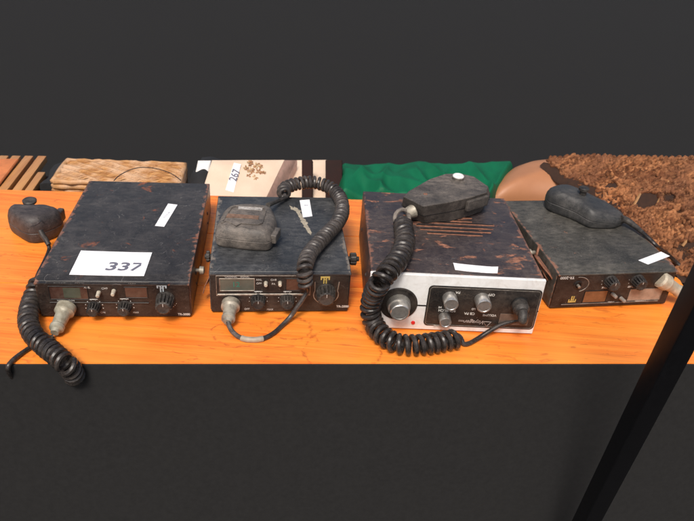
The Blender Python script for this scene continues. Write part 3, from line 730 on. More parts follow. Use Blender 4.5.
# raised trapezoid rim and label
def on(px, py, z): return at(px, py, z)
zt = zB+3.06
tr = [on(226.0, 221.0, zt-.10), on(221.5, 223.0, zt-.12), on(231.5, 207.6, zt-.05), on(236, 206.0, zt-.04), on(264, 207.8, zt-.04), on(266, 211, zt-.03), on(262, 223.2, zt-.0), on(258, 224.5, zt-.0), on(241, 223.2, zt+.0), on(236.5, 225.6, zt+.0), on(231, 222.6, zt-.05)]
b = NB(); tube(b, tr[1:]+[tr[0], tr[1]], .10, 6); mB.part('recess_rim', b, 'mic2', hB)
b = NB(); pl = [on(238.5, 206.6, zt-.02), on(262.5, 208.2, zt-.02), on(262.0, 210.6, zt-.02), on(238.0, 209.0, zt-.02)]
loft(b, [[p+Vector((0, 0, z)) for p in pl] for z in (-.25, .04)]); nl = mB.part('name_strip', b, plain('scuffed_name_strip', (.40, .37, .34), .5, var=.5, scale=2.2, dirt=(.10, .09, .08), dirt_amt=.8), hB)
b = NB(); pl = [on(228, 213.8, zt+.0), on(259, 216.0, zt+.0), on(258.3, 219.2, zt+.0), on(226, 217.0, zt+.0)]
loft(b, [[p+Vector((0, 0, z)) for p in pl] for z in (-.2, .05)]); mB.part('groove_strip', b, plain('brown_dust', (.16, .095, .065), .8, var=.5, scale=2), hB)
b = NB(); p = at(275.5, 237, zB+1.4)
box(b, -.45, .35, -1.1, 1.2, -.5, .75, .2, 3, Matrix.Translation((p.x, p.y+.2, zB+1.35)) @ Matrix.Rotation(-.15, 4, 'Z')); mB.part('talk_button', b, 'mic2')
b = NB(); tube(b, resample(cr([at(268, 205, zB+1.8), at(274, 202.5, zB+1.2), at(281, 199.5, zB+.8), at(287, 196.5, zB+.8)], 10), .2), .34, 10, .26); mB.part('strain_relief', b, 'knob')
zc = zB+1.12
cpB = [(284, 195.5, zc-.1), (284.5, 189, zc), (291, 185.5, zc+.1), (300, 183.2, zc+.3), (311, 182.2, zc+.4), (322, 184.3, zc+.3), (333, 189.5, zc+.1), (340.5, 199, zc-.1), (342.3, 211, zc-.2), (337.5, 222.5, zc-.05), (328, 233, zc), (318, 243.5, zc), (309.5, 254, zc), (305.5, 264, zc+.05), (304.5, 272, zc-.5), (305.0, 281, zc-1.7), (305.8, 287.5, zc-2.7)]
b = NB(); coil(b, [at(*p) for p in cpB], .78, .265, .64, seed=5); mB.part('coiled_cord', b, 'cord2')
cw = [(306.5, 287, zB-1.4), (307.5, 291, zB-2.2), (303, 299, 3.0), (297, 307.5, 2.0), (291, 316, .9), (283, 324.5, .35), (275, 332, .3), (266, 337.5, .3), (256, 339.8, .3), (246, 339.4, .3), (238, 336.3, .35), (232, 331, .6), (229, 325.5, 1.0), (228, 321, 1.3)]
b = NB(); tube(b, resample(cr([at(*p) for p in cw], 12), .2), .29, 10); mB.part('lead_wire', b, 'cord2')
b = NB(); tube(b, resample(cr([at(*p) for p in ((263, 338.6, .3), (256, 339.8, .3), (246, 339.4, .3), (241.5, 338, .3))], 10), .2), .36, 12); mB.part('sleeve', b, 'sleeve')
q = B.face(231.3, 302.5, Y); sk = B.M @ Vector((q[0], Y, q[1])); plug(mB, B, sk, at(227.7, 322.5, 1.2), .92, 'plug2')

# mic C : big grey angular mic on radio C
zC = Cc.h
mC = Mic('large angular grey microphone with white button, on the white-fronted radio', at(450, 215, zC))
tz = 3.6
topC = [at(px, py, zC+tz) for px, py in ((403.3, 196.4), (409, 190.6), (430, 178.8), (445, 173.8), (460, 173.2), (474, 176.5), (488.2, 186.2), (486.5, 192.5), (470, 197.5), (450, 202), (423.0, 206.4))]
midC = [at(px, py, zC+tz*.48) for px, py in ((401.5, 205, ), (410, 196), (431, 184), (446, 179), (461, 178), (476, 181), (490, 193), (489.2, 199.5), (471, 206.5), (451, 211.5), (423.5, 216.2))]
botC = [at(px, py, zC+.05) for px, py in ((408.5, 218.5), (416, 208), (434, 196), (447, 191), (461, 190), (474, 193), (484, 203), (480, 212.5), (466, 217.5), (450, 221.6), (424.5, 223.5))]
b = NB(); vs = [[b.verts.new(p) for p in rg] for rg in (botC, midC, topC)]; m_ = len(topC)
for a, q in zip(vs, vs[1:]):
    for i in range(m_): b.faces.new((a[i], a[(i+1) % m_], q[(i+1) % m_], q[i]))
b.faces.new(vs[0][::-1]); b.faces.new(vs[-1])
bmesh.ops.recalc_face_normals(b, faces=b.faces); bmesh.ops.bevel(b, geom=[e for e in b.edges if e.calc_face_angle(0) > .25], offset=.17, segments=3, profile=.6, affect='EDGES')
hC = mC.part('housing', b, 'mic', sharp=50)
# seam around the middle
b = NB(); cc = sum(midC, Vector())/m_; tube(b, [cc+(p-cc)*1.002 for p in midC]+[cc+(midC[0]-cc)*1.002], .05, 5); mC.part('seam', b, 'dark', hC)
b = NB(); p = at(457.8, 179.6, zC+tz); turned(b, (p.x, p.y, p.z-.05), (0, 0, 1), [(0, 1.25), (.12, 1.2), (.16, .9), (.16, .84), (.5, .82), (.62, .7), (.64, .02)], n=40); bc = mC.part('button_collar', b, 'mic')
b = NB(); turned(b, (p.x, p.y, p.z+.3), (0, 0, 1), [(0, .80), (.3, .80), (.42, .68), (.44, .45), (.38, .4), (.38, .02)], n=40); mC.part('button', b, M['white_face'])
b = NB(); p = at(425.5, 194.0, zC+tz); turned(b, (p.x, p.y, p.z-.05), (0, 0, 1), [(0, .3), (.07, .28), (.07, .14), (.02, .12), (.02, .01)], n=20); mC.part('screw', b, 'rust')
# talk bar on the side
b = NB(); q0, q1 = at(467.0, 206.5, zC+2.35), at(487.5, 200, zC+2.35); d_ = (q1-q0); L = d_.length
box(b, 0, L, -.25, .35, -.75, .75, .18, 2, Matrix.Translation(q0) @ Matrix.Rotation(math.atan2(d_.y, d_.x), 4, 'Z')); mC.part('talk_bar', b, 'mic')
# swivel and hanger bracket at the cord end
b = NB(); p0 = at(412.5, 211.5, zC+1.9); p1 = at(406.5, 213.5, zC+1.6); cyl(b, at(415, 210, zC+2.0), p1, .95, .75, 28, .1); mC.part('cord_socket', b, 'plug2')
b = NB()
lp_ = [at(px, py, z) for px, py, z in ((408, 212, zC+1.9), (402.5, 209.5, zC+2.3), (396.5, 213, zC+2.1), (394.8, 220, zC+1.5), (398, 226, zC+1.2), (406, 227.5, zC+1.2), (409, 220.5, zC+1.5), (408, 212, zC+1.9))]
tube(b, resample(cr(lp_, 8), .15), .28, 8); mC.part('hanger_loop', b, 'mic2')
zc = zC+1.35
cpC = [(402.8, 220.5, zc+.1), (403.5, 230, zc), (405.0, 241, zc), (399.8, 256.5, zc), (390.5, 269, zc+.1), (380.5, 281.5, zc-.6), (373.3, 295, 5.9), (370.3, 309, 3.6), (373.5, 323, 1.7), (382.5, 335, 1.35), (396, 343, 1.3), (412, 345, 1.3), (432, 343.2, 1.3), (450, 340, 1.3), (461, 338.2, 1.25)]
b = NB(); coil(b, [at(*p) for p in cpC], 1.0, .32, .86, seed=9); mC.part('coiled_cord', b, 'cord')
cw = [(461.5, 339, .8), (463.5, 343.8, .35), (469, 343.5, .3), (478, 338.5, .35), (489, 331.5, 1.0), (500, 325.3, 1.6), (512, 321.5, 2.0), (521, 319.5, 2.3), (526, 316.5, 2.8), (526.3, 312.5, 3.4)]
b = NB(); tube(b, resample(cr([at(*p) for p in cw], 12), .2), .30, 12); mC.part('lead_wire', b, 'cord')
sk = Cc.M @ Vector((xs_, YP-.1, zs_)); t1 = at(526.3, 313.5, 3.3)
b = NB(); nd = Cc.M.to_3x3() @ Vector((0, -1, -.12)); turned(b, sk, nd, [(0, 1.0), (.9, 1.0), (.98, .9), (1.1, .88), (1.35, .7), (1.4, .02)], n=40); tube(b, resample(cr([sk+nd*.9, sk+nd*1.5+Vector((.1, 0, -.1)), sk+nd*1.9+Vector((.1, 0, -.75)), at(526, 315.2, 2.9), at(520, 319.7, 2.3)], 10), .15), .62, 14, .36); mC.part('plug', b, 'knob')

# mic D : slate pear-shaped mic on radio D
zD = D.h
mD = Mic('smooth pear-shaped slate microphone on the upside-down radio, far right', at(590, 215, zD))
ptsD = [(546.8, 190.5, .75), (551, 184.2, .95), (562, 181.6, 1), (580, 186.3, 1), (596, 193.3, .95), (613, 206.0, .6), (624, 216.5, .35), (624, 221.5, .2), (616, 227, .1), (604, 229.6, .0), (588, 228.3, .0), (573, 220.5, .02), (559, 213.5, .1), (548, 204.8, .3)]
b, cD = shell(ptsD, zD+.02, 3.3, RSOFT, crown=.2); tipD = at(624, 218.5, zD+.8); butt = at(549, 196, zD+1.5); axd = (tipD-butt); axd.z = 0; axl = axd.length; axd.normalize()
for vv in b.verts:
    t = max(0, min(1, (vv.co-butt).dot(axd)/axl)); vv.co.z = zD+.02+(vv.co.z-zD-.02)*(1.08-.10*t-.42*t*t)
hD = mD.part('housing', b, 'mic4')
b = NB(); p = at(584.5, 187.5, zD+4.5); turned(b, (p.x, p.y, p.z-1.5), (0, .0, 1), [(0, .5), (1.05, .5), (1.1, .78), (1.4, .76), (1.5, .64), (1.52, .02)], n=24); mD.part('hanger_stud', b, 'knob')
b = NB(); tube(b, resample(cr([at(621, 219, zD+1.3), at(627, 220.5, zD+1.1), at(636, 227, zD+.8), at(643, 233, zD+.6)], 10), .2), .55, 12, .30); mD.part('strain_relief', b, 'knob')
b = NB(); tube(b, resample(cr([at(*p) for p in ((642, 232, zD+.6), (650, 239.5, zD+.2), (657.5, 246.8, zD-.5), (666, 253, 3.0), (676, 262, 1.2), (686, 272, .5), (696, 283, .5), (699, 293, .7), (692, 297.5, 1.2), (686, 296, 1.6))], 10), .2), .30, 10); mD.part('cord', b, 'cord')
q = D.face(659.5, 278.5, Y); sk = D.M @ Vector((q[0], Y, q[1])); plug(mD, D, sk, at(684, 294.5, 1.8), .95, 'plug4', 1.2)

# ------------------------------------------------------------------ GOODS BEHIND THE TABLE
def slab_from(px4, zt, zb, m, name, bev=.3, parent=None):
    b = NB(); P = [at(px, py, zt) for px, py in px4]
    loft(b, [[Vector((p.x, p.y, z)) for p in P] for z in (zb, zt)])
    bmesh.ops.recalc_face_normals(b, faces=b.faces); bmesh.ops.bevel(b, geom=b.edges[:], offset=bev, segments=3, affect='EDGES')
    return b
# slatted bench and orange board
bench = thing('slatted_bench', 'low slatted wooden bench behind the left end of the table', 'bench', (at(20, 180).x, at(20, 180).y, GZ))
bo = Vector((at(20, 180).x, at(20, 180).y, GZ))
dd = (at(22, 159, -2)-at(-2, 189, -2)); dd.z = 0; LL = dd.length; ang = math.atan2(dd.y, dd.x)-PI/2
for (px, wd) in ((-24, .75), (-10.5, .75), (3.5, .75), (18, .75), (30, .65)):
    p = at(px, 191, -2.2); b = NB(); L = LL+1.5 if px < 25 else LL*.55
    box(b, -wd, wd, -2, L, -1.2, 0, .15, 2, Matrix.Translation((p.x, p.y, -1.8)-Vector((0, 0, 0)) if False else Vector((p.x, p.y, -1.8))) @ Matrix.Rotation(ang, 4, 'Z'))
    rel(bo, b); link('slat', b, M['slat'], bench)
b = NB(); p = at(-16, 189, -2.2); q = at(33, 189, -2.2)
for k in (.06, .5):
    yy = k*LL; box(b, 0, (q-p).length, yy, yy+2, -3.6, -1.25, .1, 1, Matrix.Translation((p.x, p.y, -1.8)) @ Matrix.Rotation(ang*.25, 4, 'Z'))
rel(bo, b); link('crossbar', b, M['legs'], bench)
for px in (-14, 28):
    for k in (.1, .5):
        p = at(px, 191, -2.2)+Vector((0, LL*k+1, 0)); b = NB(); box(b, p.x-1, p.x+1, p.y-1, p.y+1, GZ, -3.65, .1, 1); rel(bo, b); link('leg', b, M['legs'], bench)
b = slab_from([(-45, 159.0), (18.5, 158.5), (-1, 184), (-70, 184)], -1.3, -1.75, 0, '', .1)
o = link('orange_board', b, M['terra']); tag(o, 'flat orange-brown board lying on the slatted bench, upper left corner', 'board')
# soft black filler for the dark gaps beside the basket
def blob_box(x0, x1, y0, y1, z0, z1, amp, fr, nx=26, ny=16, nz=14, sd=0, rnd=.25):
    """soft closed box with folds"""
    b = NB(); bmesh.ops.create_cube(b, size=2); bmesh.ops.subdivide_edges(b, edges=b.edges[:], cuts=22, use_grid_fill=True)
    for v in b.verts:
        p = v.co.copy(); q = p.normalized()*1.25; p = p.lerp(q, rnd)
        w_ = Vector(((x0+x1)/2+p.x*(x1-x0)/2, (y0+y1)/2+p.y*(y1-y0)/2, (z0+z1)/2+p.z*(z1-z0)/2))
        nn = mn.noise(Vector((w_.x*fr+sd, w_.y*fr, w_.z*fr*.35)))+.5*mn.noise(Vector((w_.x*fr*2.3+sd, w_.y*fr*2.3, w_.z*fr)))
        v.co = w_+p.normalized()*nn*amp
    return b
# hamper
hp = at(116, 185, 0)
ham = thing('wicker_hamper', 'golden woven wicker hamper behind the 337 radio', 'hamper', (hp.x, hp.y, GZ))
y0h = hp.y+1.0
lft, rgt = at(51, 189, 0), at(186, 189, 0)
bk = at(116, 158.3, .8)
hx0, hx1, hy0, hy1 = lft.x-.4, rgt.x-1.2, y0h-2.4, bk.y-1.9
yawh = .115
s = NT('wicker'); v = s.map()
geo = s.n('ShaderNodeNewGeometry')
c = s.mix(geo.outputs['Random Per Island'], (.30, .115, .022), (.58, .30, .10))
c = s.mix(s.ramp(s.noise(v, .22, 4), [(.42, 0), (.6, 1)]), c, (.62, .40, .24)); c = s.mix(s.math('MULTIPLY', s.noise(s.map((3, .4, 1)), 2, 4), .5), c, (.16, .06, .015))
s.set('Base Color', c); s.set('Roughness', .6); s.bump(s.noise(v, 6, 3), .4, .06); M['wicker'] = s.m
b = NB()
# lid: diagonal-running woven strands, over and under
Hm = Matrix.Translation((hx0, hy0, 0)) @ Matrix.Rotation(yawh, 4, 'Z')
WX, WY = hx1-hx0, hy1-hy0
rowh = .33; rows = int(WY/rowh)
for j in range(rows+1):
    y = j*rowh; pts = []
    N_ = int(WX/.3)
    for i in range(N_+1):
        x = WX*i/N_; ph = x*2.1+j*1.15
        zz = .9-.35*((x/WX-.5)*2)**8-.3*((y/WY-.5)*2)**8 + .16*math.sin(ph)
        pts.append(Vector((x, y+.16*math.sin(ph*.5+1)+.12*mn.noise(Vector((x*.8, j*.7, 0))), zz+.08*mn.noise(Vector((x*1.3, y, 4))))))
    tube(b, [Hm @ p for p in pts], .195, 6)
for j in range(int(WY/.62*0)+0): pass
# sides
for k in range(int((.4-GZ)/.9)):
    z = .45-k*.9; pts = []
    cor = [(0, 0), (WX, 0), (WX, WY), (0, WY), (0, 0)]
    for (a, c2) in zip(cor, cor[1:]):
        L = math.hypot(c2[0]-a[0], c2[1]-a[1]); N_ = int(L/1.4)
        for i in range(N_):
            t = i/N_; pts.append(Hm @ Vector((a[0]+(c2[0]-a[0])*t+R.uniform(-.05, .05), a[1]+(c2[1]-a[1])*t+.2*math.sin(i*2.2+k*PI), z+R.uniform(-.08, .08))))
    pts.append(pts[0].copy()); tube(b, pts, .52, 5)
rel((hp.x, hp.y, GZ), b); link('woven_body', b, M['wicker'], ham, sharp=180)
b = NB(); box(b, .1, WX-.1, .1, WY-.1, GZ+.2, .55, 0, M=Hm); rel((hp.x, hp.y, GZ), b); link('gap_fill', b, plain('shaded_reed', (.09, .035, .010), .8, var=.4), ham)  # dark filler under the strands; shade of the weave gaps put into its colour
# soft black fillers in the dark gaps on both sides of the hamper
p0, p1 = at(34, 190, -4), at(199, 190, -4); pb = at(110, 163, -4)
b = NB(); box(b, 0, (p1-p0).length, 0, pb.y-p0.y, GZ, -2.6, 1.0, 3)
bmesh.ops.subdivide_edges(b, edges=b.edges[:], cuts=3, use_grid_fill=True)
bd = NB()
for (px0, px1, nm, lbl) in ((37, 51, 'black_filler', 'soft black filler in the dark gap between the slatted bench and the wicker hamper'), (186, 192, 'black_filler', 'soft black filler in the dark gap between the wicker hamper and the embroidered cushion')):
    a0, a1 = at(px0-2, 191, -2), at(px1+3, 191, -2); yb = at(px0, 160, -2).y
    bb = blob_box(a0.x+.3, a1.x+2.2, a0.y+1, yb, GZ, -.6, .5, .25, sd=px0, rnd=.12)
    if nm: o = link(nm, bb, M['bag']); tag(o, lbl, 'bag', 'black fillers')
b.free(); bd.free()
# embroidered cushion
cu = at(245, 185, 0); cloc = (cu.x, cu.y, GZ)
cush = thing('cushion', 'cream cushion with an embroidered brown flower and a 267 tag', 'cushion', cloc)
s = NT('cream_cotton'); v = s.map(); n = s.noise(v, .3, 5)
wv = s.noise(s.map((6, .8, 1)), 2, 3)
c = s.mix(n, (.60, .44, .32), (.74, .60, .47)); s.set('Base Color', s.mix(s.math('MULTIPLY', wv, .3), c, (.5, .36, .26))); s.set('Roughness', .85); s.bump(wv, .3, .05); M['cotton'] = s.m
M['pink'] = plain('dusty_pink_cotton', (.60, .38, .30), .85, var=.2, scale=.8, bump=.3)
M['white_cotton'] = plain('white_cotton', (.72, .70, .66), .85, var=.06)
def cush_slab(px4, zs, zb, th):
    """px corners TL TR BR BL with z for back / front"""
    P = [at(px4[0][0], px4[0][1], zs[0]), at(px4[1][0], px4[1][1], zs[0]), at(px4[2][0], px4[2][1], zs[1]), at(px4[3][0], px4[3][1], zs[1])]
    b = NB(); nx, ny = 24, 16; T = []; Bt = []
    n_ = (P[1]-P[0]).cross(P[3]-P[0]).normalized()
    if n_.z < 0: n_ = -n_
    for j in range(ny+1):
        tr_, br_ = [], []
        for i in range(nx+1):
            u, v_ = i/nx, j/ny; p = P[0].lerp(P[1], u).lerp(P[3].lerp(P[2], u), v_)
            e = min(u, 1-u)*nx/3.; f = min(v_, 1-v_)*ny/3.; k = (min(1, e)*min(1, f))**.5
            w_ = .25*mn.noise(p*.3)
            tr_.append(b.verts.new(p+n_*(k*.35-.35+w_*k))); br_.append(b.verts.new(p-n_*(th-.3*(1-k)*0)))
        T.append(tr_); Bt.append(br_)
    for G in (T, Bt):
        for j in range(ny):
            for i in range(nx): b.faces.new((G[j][i], G[j][i+1], G[j+1][i+1], G[j+1][i]))
    per = [(0, i) for i in range(nx)]+[(j, nx) for j in range(ny)]+[(ny, i) for i in range(nx, 0, -1)]+[(j, 0) for j in range(ny, 0, -1)]
    for a, c3 in zip(per, per[1:]+per[:1]): b.faces.new((T[a[0]][a[1]], T[c3[0]][c3[1]], Bt[c3[0]][c3[1]], Bt[a[0]][a[1]]))
    return b, P, n_
b, P, n_ = cush_slab([(212, 158.8), (284.5, 158.5), (263, 203), (198, 203)], (2.2, -1.5), 0, 5)
rel(cloc, b); cb = link('cushion_body', b, M['cotton'], cush, sharp=50)
# side band (pink) sloping off its right edge
Pr = [at(284.5, 158.5, 2.1), at(297.5, 158.5, .6), at(277, 203, -3.0), at(263, 203, -1.6)]
b = NB(); loft(b, [[p+Vector((.02, 0, -.12)) for p in Pr], [p+Vector((0, 0, -3.5)) for p in Pr]]); bmesh.ops.recalc_face_normals(b, faces=b.faces); bmesh.ops.bevel(b, geom=b.edges[:], offset=.2, segments=2, affect='EDGES')
rel(cloc, b); link('side_band', b, M['pink'], cush)
# the hidden lower part that carries it
b = NB(); a0 = at(203, 200, -3); a1 = at(280, 200, -3); box(b, a0.x+1, a1.x-1, a0.y+3, at(240, 162, -3).y-3, GZ, -8, .5, 2); rel(cloc, b); link('base_block', b, M['pink'], cush)
# flower embroidery
def onc(px, py, off=.06):
    d_ = ray(px, py); t = (P[0]-CAM).dot(n_)/d_.dot(n_); return CAM+d_*t+n_*off
b = NB(); b2 = NB()
fr_ = random.Random(4)
for (px, py, rad) in ((250, 163.5, 4.5), (257, 166, 5), (251, 171, 5), (259, 172, 4.5), (246, 168, 3.5), (255, 178, 4), (261, 167, 3), (249, 176, 3.2), (264, 173, 2.6)):
    for k in range(7):
        a = k*2*PI/7+fr_.random(); c_ = onc(px+rad*.45*math.cos(a), py+rad*.4*math.sin(a), .12)
        e = NB(); bmesh.ops.create_icosphere(e, subdivisions=1, radius=1); 
        sx = rad*.055; Mx = Matrix.Translation(c_) @ Vector((0, 0, 1)).rotation_difference(n_).to_matrix().to_4x4() @ Matrix.Rotation(-a, 4, 'Z') @ Matrix.Diagonal((sx*1.4, sx*.7, .12, 1))
        join(b if fr_.random() < .55 else b2, e, Mx)
rel(cloc, b); rel(cloc, b2)
link('embroidery', b, plain('brown_thread', (.30, .15, .07), .8, var=.4, scale=2), cb); link('embroidery', b2, plain('olive_thread', (.42, .29, .16), .8, var=.4, scale=2), cb)
# tag
tg = [onc(234.0, 163.5), onc(241.0, 165.0), onc(233.5, 193), onc(225.5, 190.5)]
b = NB(); loft(b, [[p for p in tg], [p+n_*.12 for p in tg]]); rel(cloc, b); tl = link('tag', b, M['paper'], cush)
ax = (onc(227.5, 186)-onc(233.2, 172)).normalized() * -1; ay = n_.cross(ax).normalized()
b = text('267', 1.9, .01, .03, 0); Mx = Matrix((( *[0]*4,),)*4) if False else Matrix.Identity(4)
c_ = onc(235.0, 176.0, .22)
for i in range(3): Mx[i][0] = ax[i]; Mx[i][1] = ay[i]; Mx[i][2] = n_[i]; Mx[i][3] = c_[i]
xf(b, Mx); rel(cloc, b); link('lettering', b, M['ink'], tl, sharp=180)
# white cushion edge to the left
b, _, _ = cush_slab([(198, 159), (211, 159), (204, 203), (188, 203)], (.6, -2.4), 0, 4); wl = (at(204, 185).x, at(204, 185).y, GZ)
o = link('folded_cloth', b, M['white_cotton'], sharp=50); tag(o, 'strip of white folded cloth left of the embroidered cushion', 'cloth')
# another cream cushion seen between the dark posts
b, _, _ = cush_slab([(284, 159), (327, 158.5), (330, 206), (268, 206)], (-.6, -4.5), 0, 4)
o = link('folded_cloth', b, M['cotton'], sharp=50); tag(o, 'beige folded cloth showing behind the dark wooden posts', 'cloth')
# dark wooden posts: front of a chair
ch = thing('wooden_chair', 'dark red wooden chair frame between the cushion and green cloth', 'chair', (at(320, 190).x, at(320, 190).y, GZ)); chl = Vector((at(320, 190).x, at(320, 190).y, GZ))
for (pa, pb, wd) in (((307.5, 160.5), (307.5, 206), .95), ((334, 160.5), (334, 206), 1.5)):
    q0 = at(pa[0], pa[1], 3.5); q1 = at(pb[0], pb[1], -5); q0 = Vector((q0.x, q1.y+5.5, 0)); 
    # lean back post: solve z so the top projects to the row pa[1]
    d_ = ray(*pa); t = (q1.y+4.0-CAM.y)/d_.y; top_ = CAM+d_*t; d_ = ray(*pb); t = (q1.y-CAM.y)/d_.y
    b = NB(); dv = (top_-q1); ln = dv.length; q = Vector((0, 0, 1)).rotation_difference(dv).to_matrix().to_4x4(); ext = (q1.z-GZ)/dv.z*ln
    box(b, -wd, wd, -1, 1, -ext+.6, ln, .15, 2, Matrix.Translation(q1) @ q); rel(chl, b); link('leg', b, M['legs'], ch)
pp = at(320, 185, -6)
b = NB(); box(b, at(307, 206, -5).x-1, at(334, 206, -5).x+1.2, at(320, 206, -5).y+.2, at(320, 206, -5).y+1.5, -9, -6, .2, 2); rel(chl, b); link('rail', b, M['legs'], ch)
# green cloth
s = NT('green_satin'); v = s.map(); n = s.noise(s.map((.6, .2, .2)), .5, 5)
s.set('Base Color', s.mix(n, (.001, .062, .026), (.002, .16, .068))); s.set('Roughness', .62); s.set('Specular IOR Level', .25); s.bump(s.noise(v, 8, 2), .15, .04); M['green'] = s.m
b = NB(); nx, ny = 130, 60; GT = []
g0 = [at(337, 201, -1.5), at(487, 207, -1.5), at(337, 154.5, .5), at(519, 154.5, .5)]
for j in range(ny+1):
    row = []
    for i in range(nx+1):
        u, v_ = i/nx, j/ny; p = g0[0].lerp(g0[1], u).lerp(g0[2].lerp(g0[3], u), v_)
        q = Vector((p.x, p.y, 0))
        f1 = 1-abs(mn.noise(Vector((q.x*.13+q.y*.06+.8*mn.noise(q*.08), q.y*.045, 3.1))))*2.4
        f2 = 1-abs(mn.noise(Vector((q.x*.24-q.y*.07, q.y*.06+3, 7.7))))*2.4
        f3 = mn.noise(Vector((q.x*.5+q.y*.2, q.y*.14, 1.7)))
        zz = -1.3+(f1*1.7+f2*1.0+f3*.35)*min(1, .3+.9*(1-v_)/.5)
        e = min(u/.05, (1-u)/.04, v_/.06, (1-v_)/.05, 1); zz -= (1-max(0, e))**2*4
        row.append(b.verts.new((p.x, p.y, zz)))
    GT.append(row)
for j in range(ny):
    for i in range(nx): b.faces.new((GT[j][i], GT[j][i+1], GT[j+1][i+1], GT[j+1][i]))
per = [(0, i) for i in range(nx)]+[(j, nx) for j in range(ny)]+[(ny, i) for i in range(nx, 0, -1)]+[(j, 0) for j in range(ny, 0, -1)]
low = [b.verts.new((GT[j][i].co.x+.5*math.sin(k*.35), GT[j][i].co.y+.4*math.cos(k*.31), GZ)) for k, (j, i) in enumerate(per)]
for k, (a, c3) in enumerate(zip(per, per[1:]+per[:1])):
    b.faces.new((GT[a[0]][a[1]], GT[c3[0]][c3[1]], low[(k+1) % len(low)], low[k]))
o = link('green_cloth', b, M['green'], sharp=180); tag(o, 'crumpled emerald green cloth behind the white-fronted radio', 'cloth')
# brown leather bag
s = NT('tan_leather'); v = s.map(); n = s.noise(v, .15, 4)
s.set('Base Color', s.mix(n, (.30, .125, .055), (.46, .21, .10))); s.set('Roughness', .5); s.bump(s.noise(v, 5, 4), .15, .06); M['leather'] = s.m
b = NB(); lr = [at(px, py, z) for px, py, z in ((491, 204, -4), (528, 204, -4), (585, 206, -4), (622, 206, -5), (626, 190, -4), (600, 172, -3), (570, 160, -1.5), (530, 158.0, -.6), (509, 166, -1.3), (494, 184, -2.5))]
for p in lr: p.z = 0
lr = cr(lr, 8, closed=True); c_ = sum(lr, Vector())/len(lr)
rings = [[Vector((c_.x+(p.x-c_.x)*k, c_.y+(p.y-c_.y)*k, z)) for p in lr] for k, z in ((.85, GZ), (.98, GZ+6), (1.02, -18), (1.0, -5), (.96, -2.6), (.86, -1.2), (.65, .1), (.4, .7), (.12, .9))]
loft(b, rings); o = link('leather_pouffe', b, M['leather']); tag(o, 'smooth tan-brown rounded leather pouffe behind the two right-hand radios', 'pouffe')

# ------------------------------------------------------------------ COIR MAT
s = NT('coir_fibre'); v = s.map(); geo = s.n('ShaderNodeNewGeometry')
c = s.mix(geo.outputs['Random Per Island'], (.16, .055, .022), (.60, .26, .11))
c = s.mix(s.ramp(s.noise(v, .18, 3), [(.4, 0), (.65, 1)]), c, (.24, .10, .05)); c = s.mix(s.math('MULTIPLY', s.ramp(s.noise(v, .9, 7, .75), [(.38, 1), (.54, 0)]), .85), c, (.06, .020, .008)); c = s.mix(s.math('MULTIPLY', s.ramp(s.noise(s.map((1.3, 1, 1), (7, 1, 2)), 1.9, 5, .7), [(.58, 0), (.70, 1)]), .6), c, (.72, .38, .19))  # dark and pale noise puts gap shade and highlights into the fibre colour
s.set('Base Color', c); s.set('Roughness', .85); s.set('Specular IOR Level', .2); s.bump(s.noise(s.map((3, 3, 3)), 2, 5, .7), 1.0, .25); M['coir'] = s.m
M['straw'] = plain('straw_stick', (.30, .15, .055), .7, var=.3)
M['coir_core_shade'] = plain('coir_core_shade', (.035, .015, .008), .95, var=.4, scale=1)  # near-black: shade between and beside the braids put into the backing's colour
BL, BR, TR_, TL_ = at(600, 206, 0), at(712, 296, .6), at(740, 157.5, 13), at(548, 158.5, 2.5)
def cs(u, v_, off=0.0):
    p = BL.lerp(BR, u).lerp(TL_.lerp(TR_, u), v_)
    n_ = nC; bul = 1.8*math.sin(PI*min(1, v_*1.1))*(.4+.6*u)+1.0*mn.noise(p*.10)+.8*mn.noise(p*.28)+.5*mn.noise(p*.6)
    return p+n_*(bul+off)
nC = (BR-BL).cross(TL_-BL).normalized()
if nC.z < 0: nC = -nC
mat_o = thing('coir_mat', 'large shaggy braided coir mat heaped at the right of the table', 'mat', (BR.x, BR.y, 0))
ml = Vector((BR.x, BR.y, 0))
b = NB(); nx, ny = 40, 30
T = [[b.verts.new(cs(i/nx, j/ny, -1.2)) for i in range(nx+1)] for j in range(ny+1)]
Bt = [[b.verts.new(cs(i/nx, j/ny, -2.2)) for i in range(nx+1)] for j in range(ny+1)]
for v_ in [x for r_ in T+Bt for x in r_]: v_.co.z = max(v_.co.z, .02) if v_.co.y < TBR.y+6 else v_.co.z
for G in (T, Bt):
    for j in range(ny):
        for i in range(nx): b.faces.new((G[j][i], G[j][i+1], G[j+1][i+1], G[j+1][i]))
per = [(0, i) for i in range(nx)]+[(j, nx) for j in range(ny)]+[(ny, i) for i in range(nx, 0, -1)]+[(j, 0) for j in range(ny, 0, -1)]
for a, c3 in zip(per, per[1:]+per[:1]): b.faces.new((T[a[0]][a[1]], T[c3[0]][c3[1]], Bt[c3[0]][c3[1]], Bt[a[0]][a[1]]))
rel(ml, b); core = link('mat_backing', b, M['coir_core_shade'], mat_o)
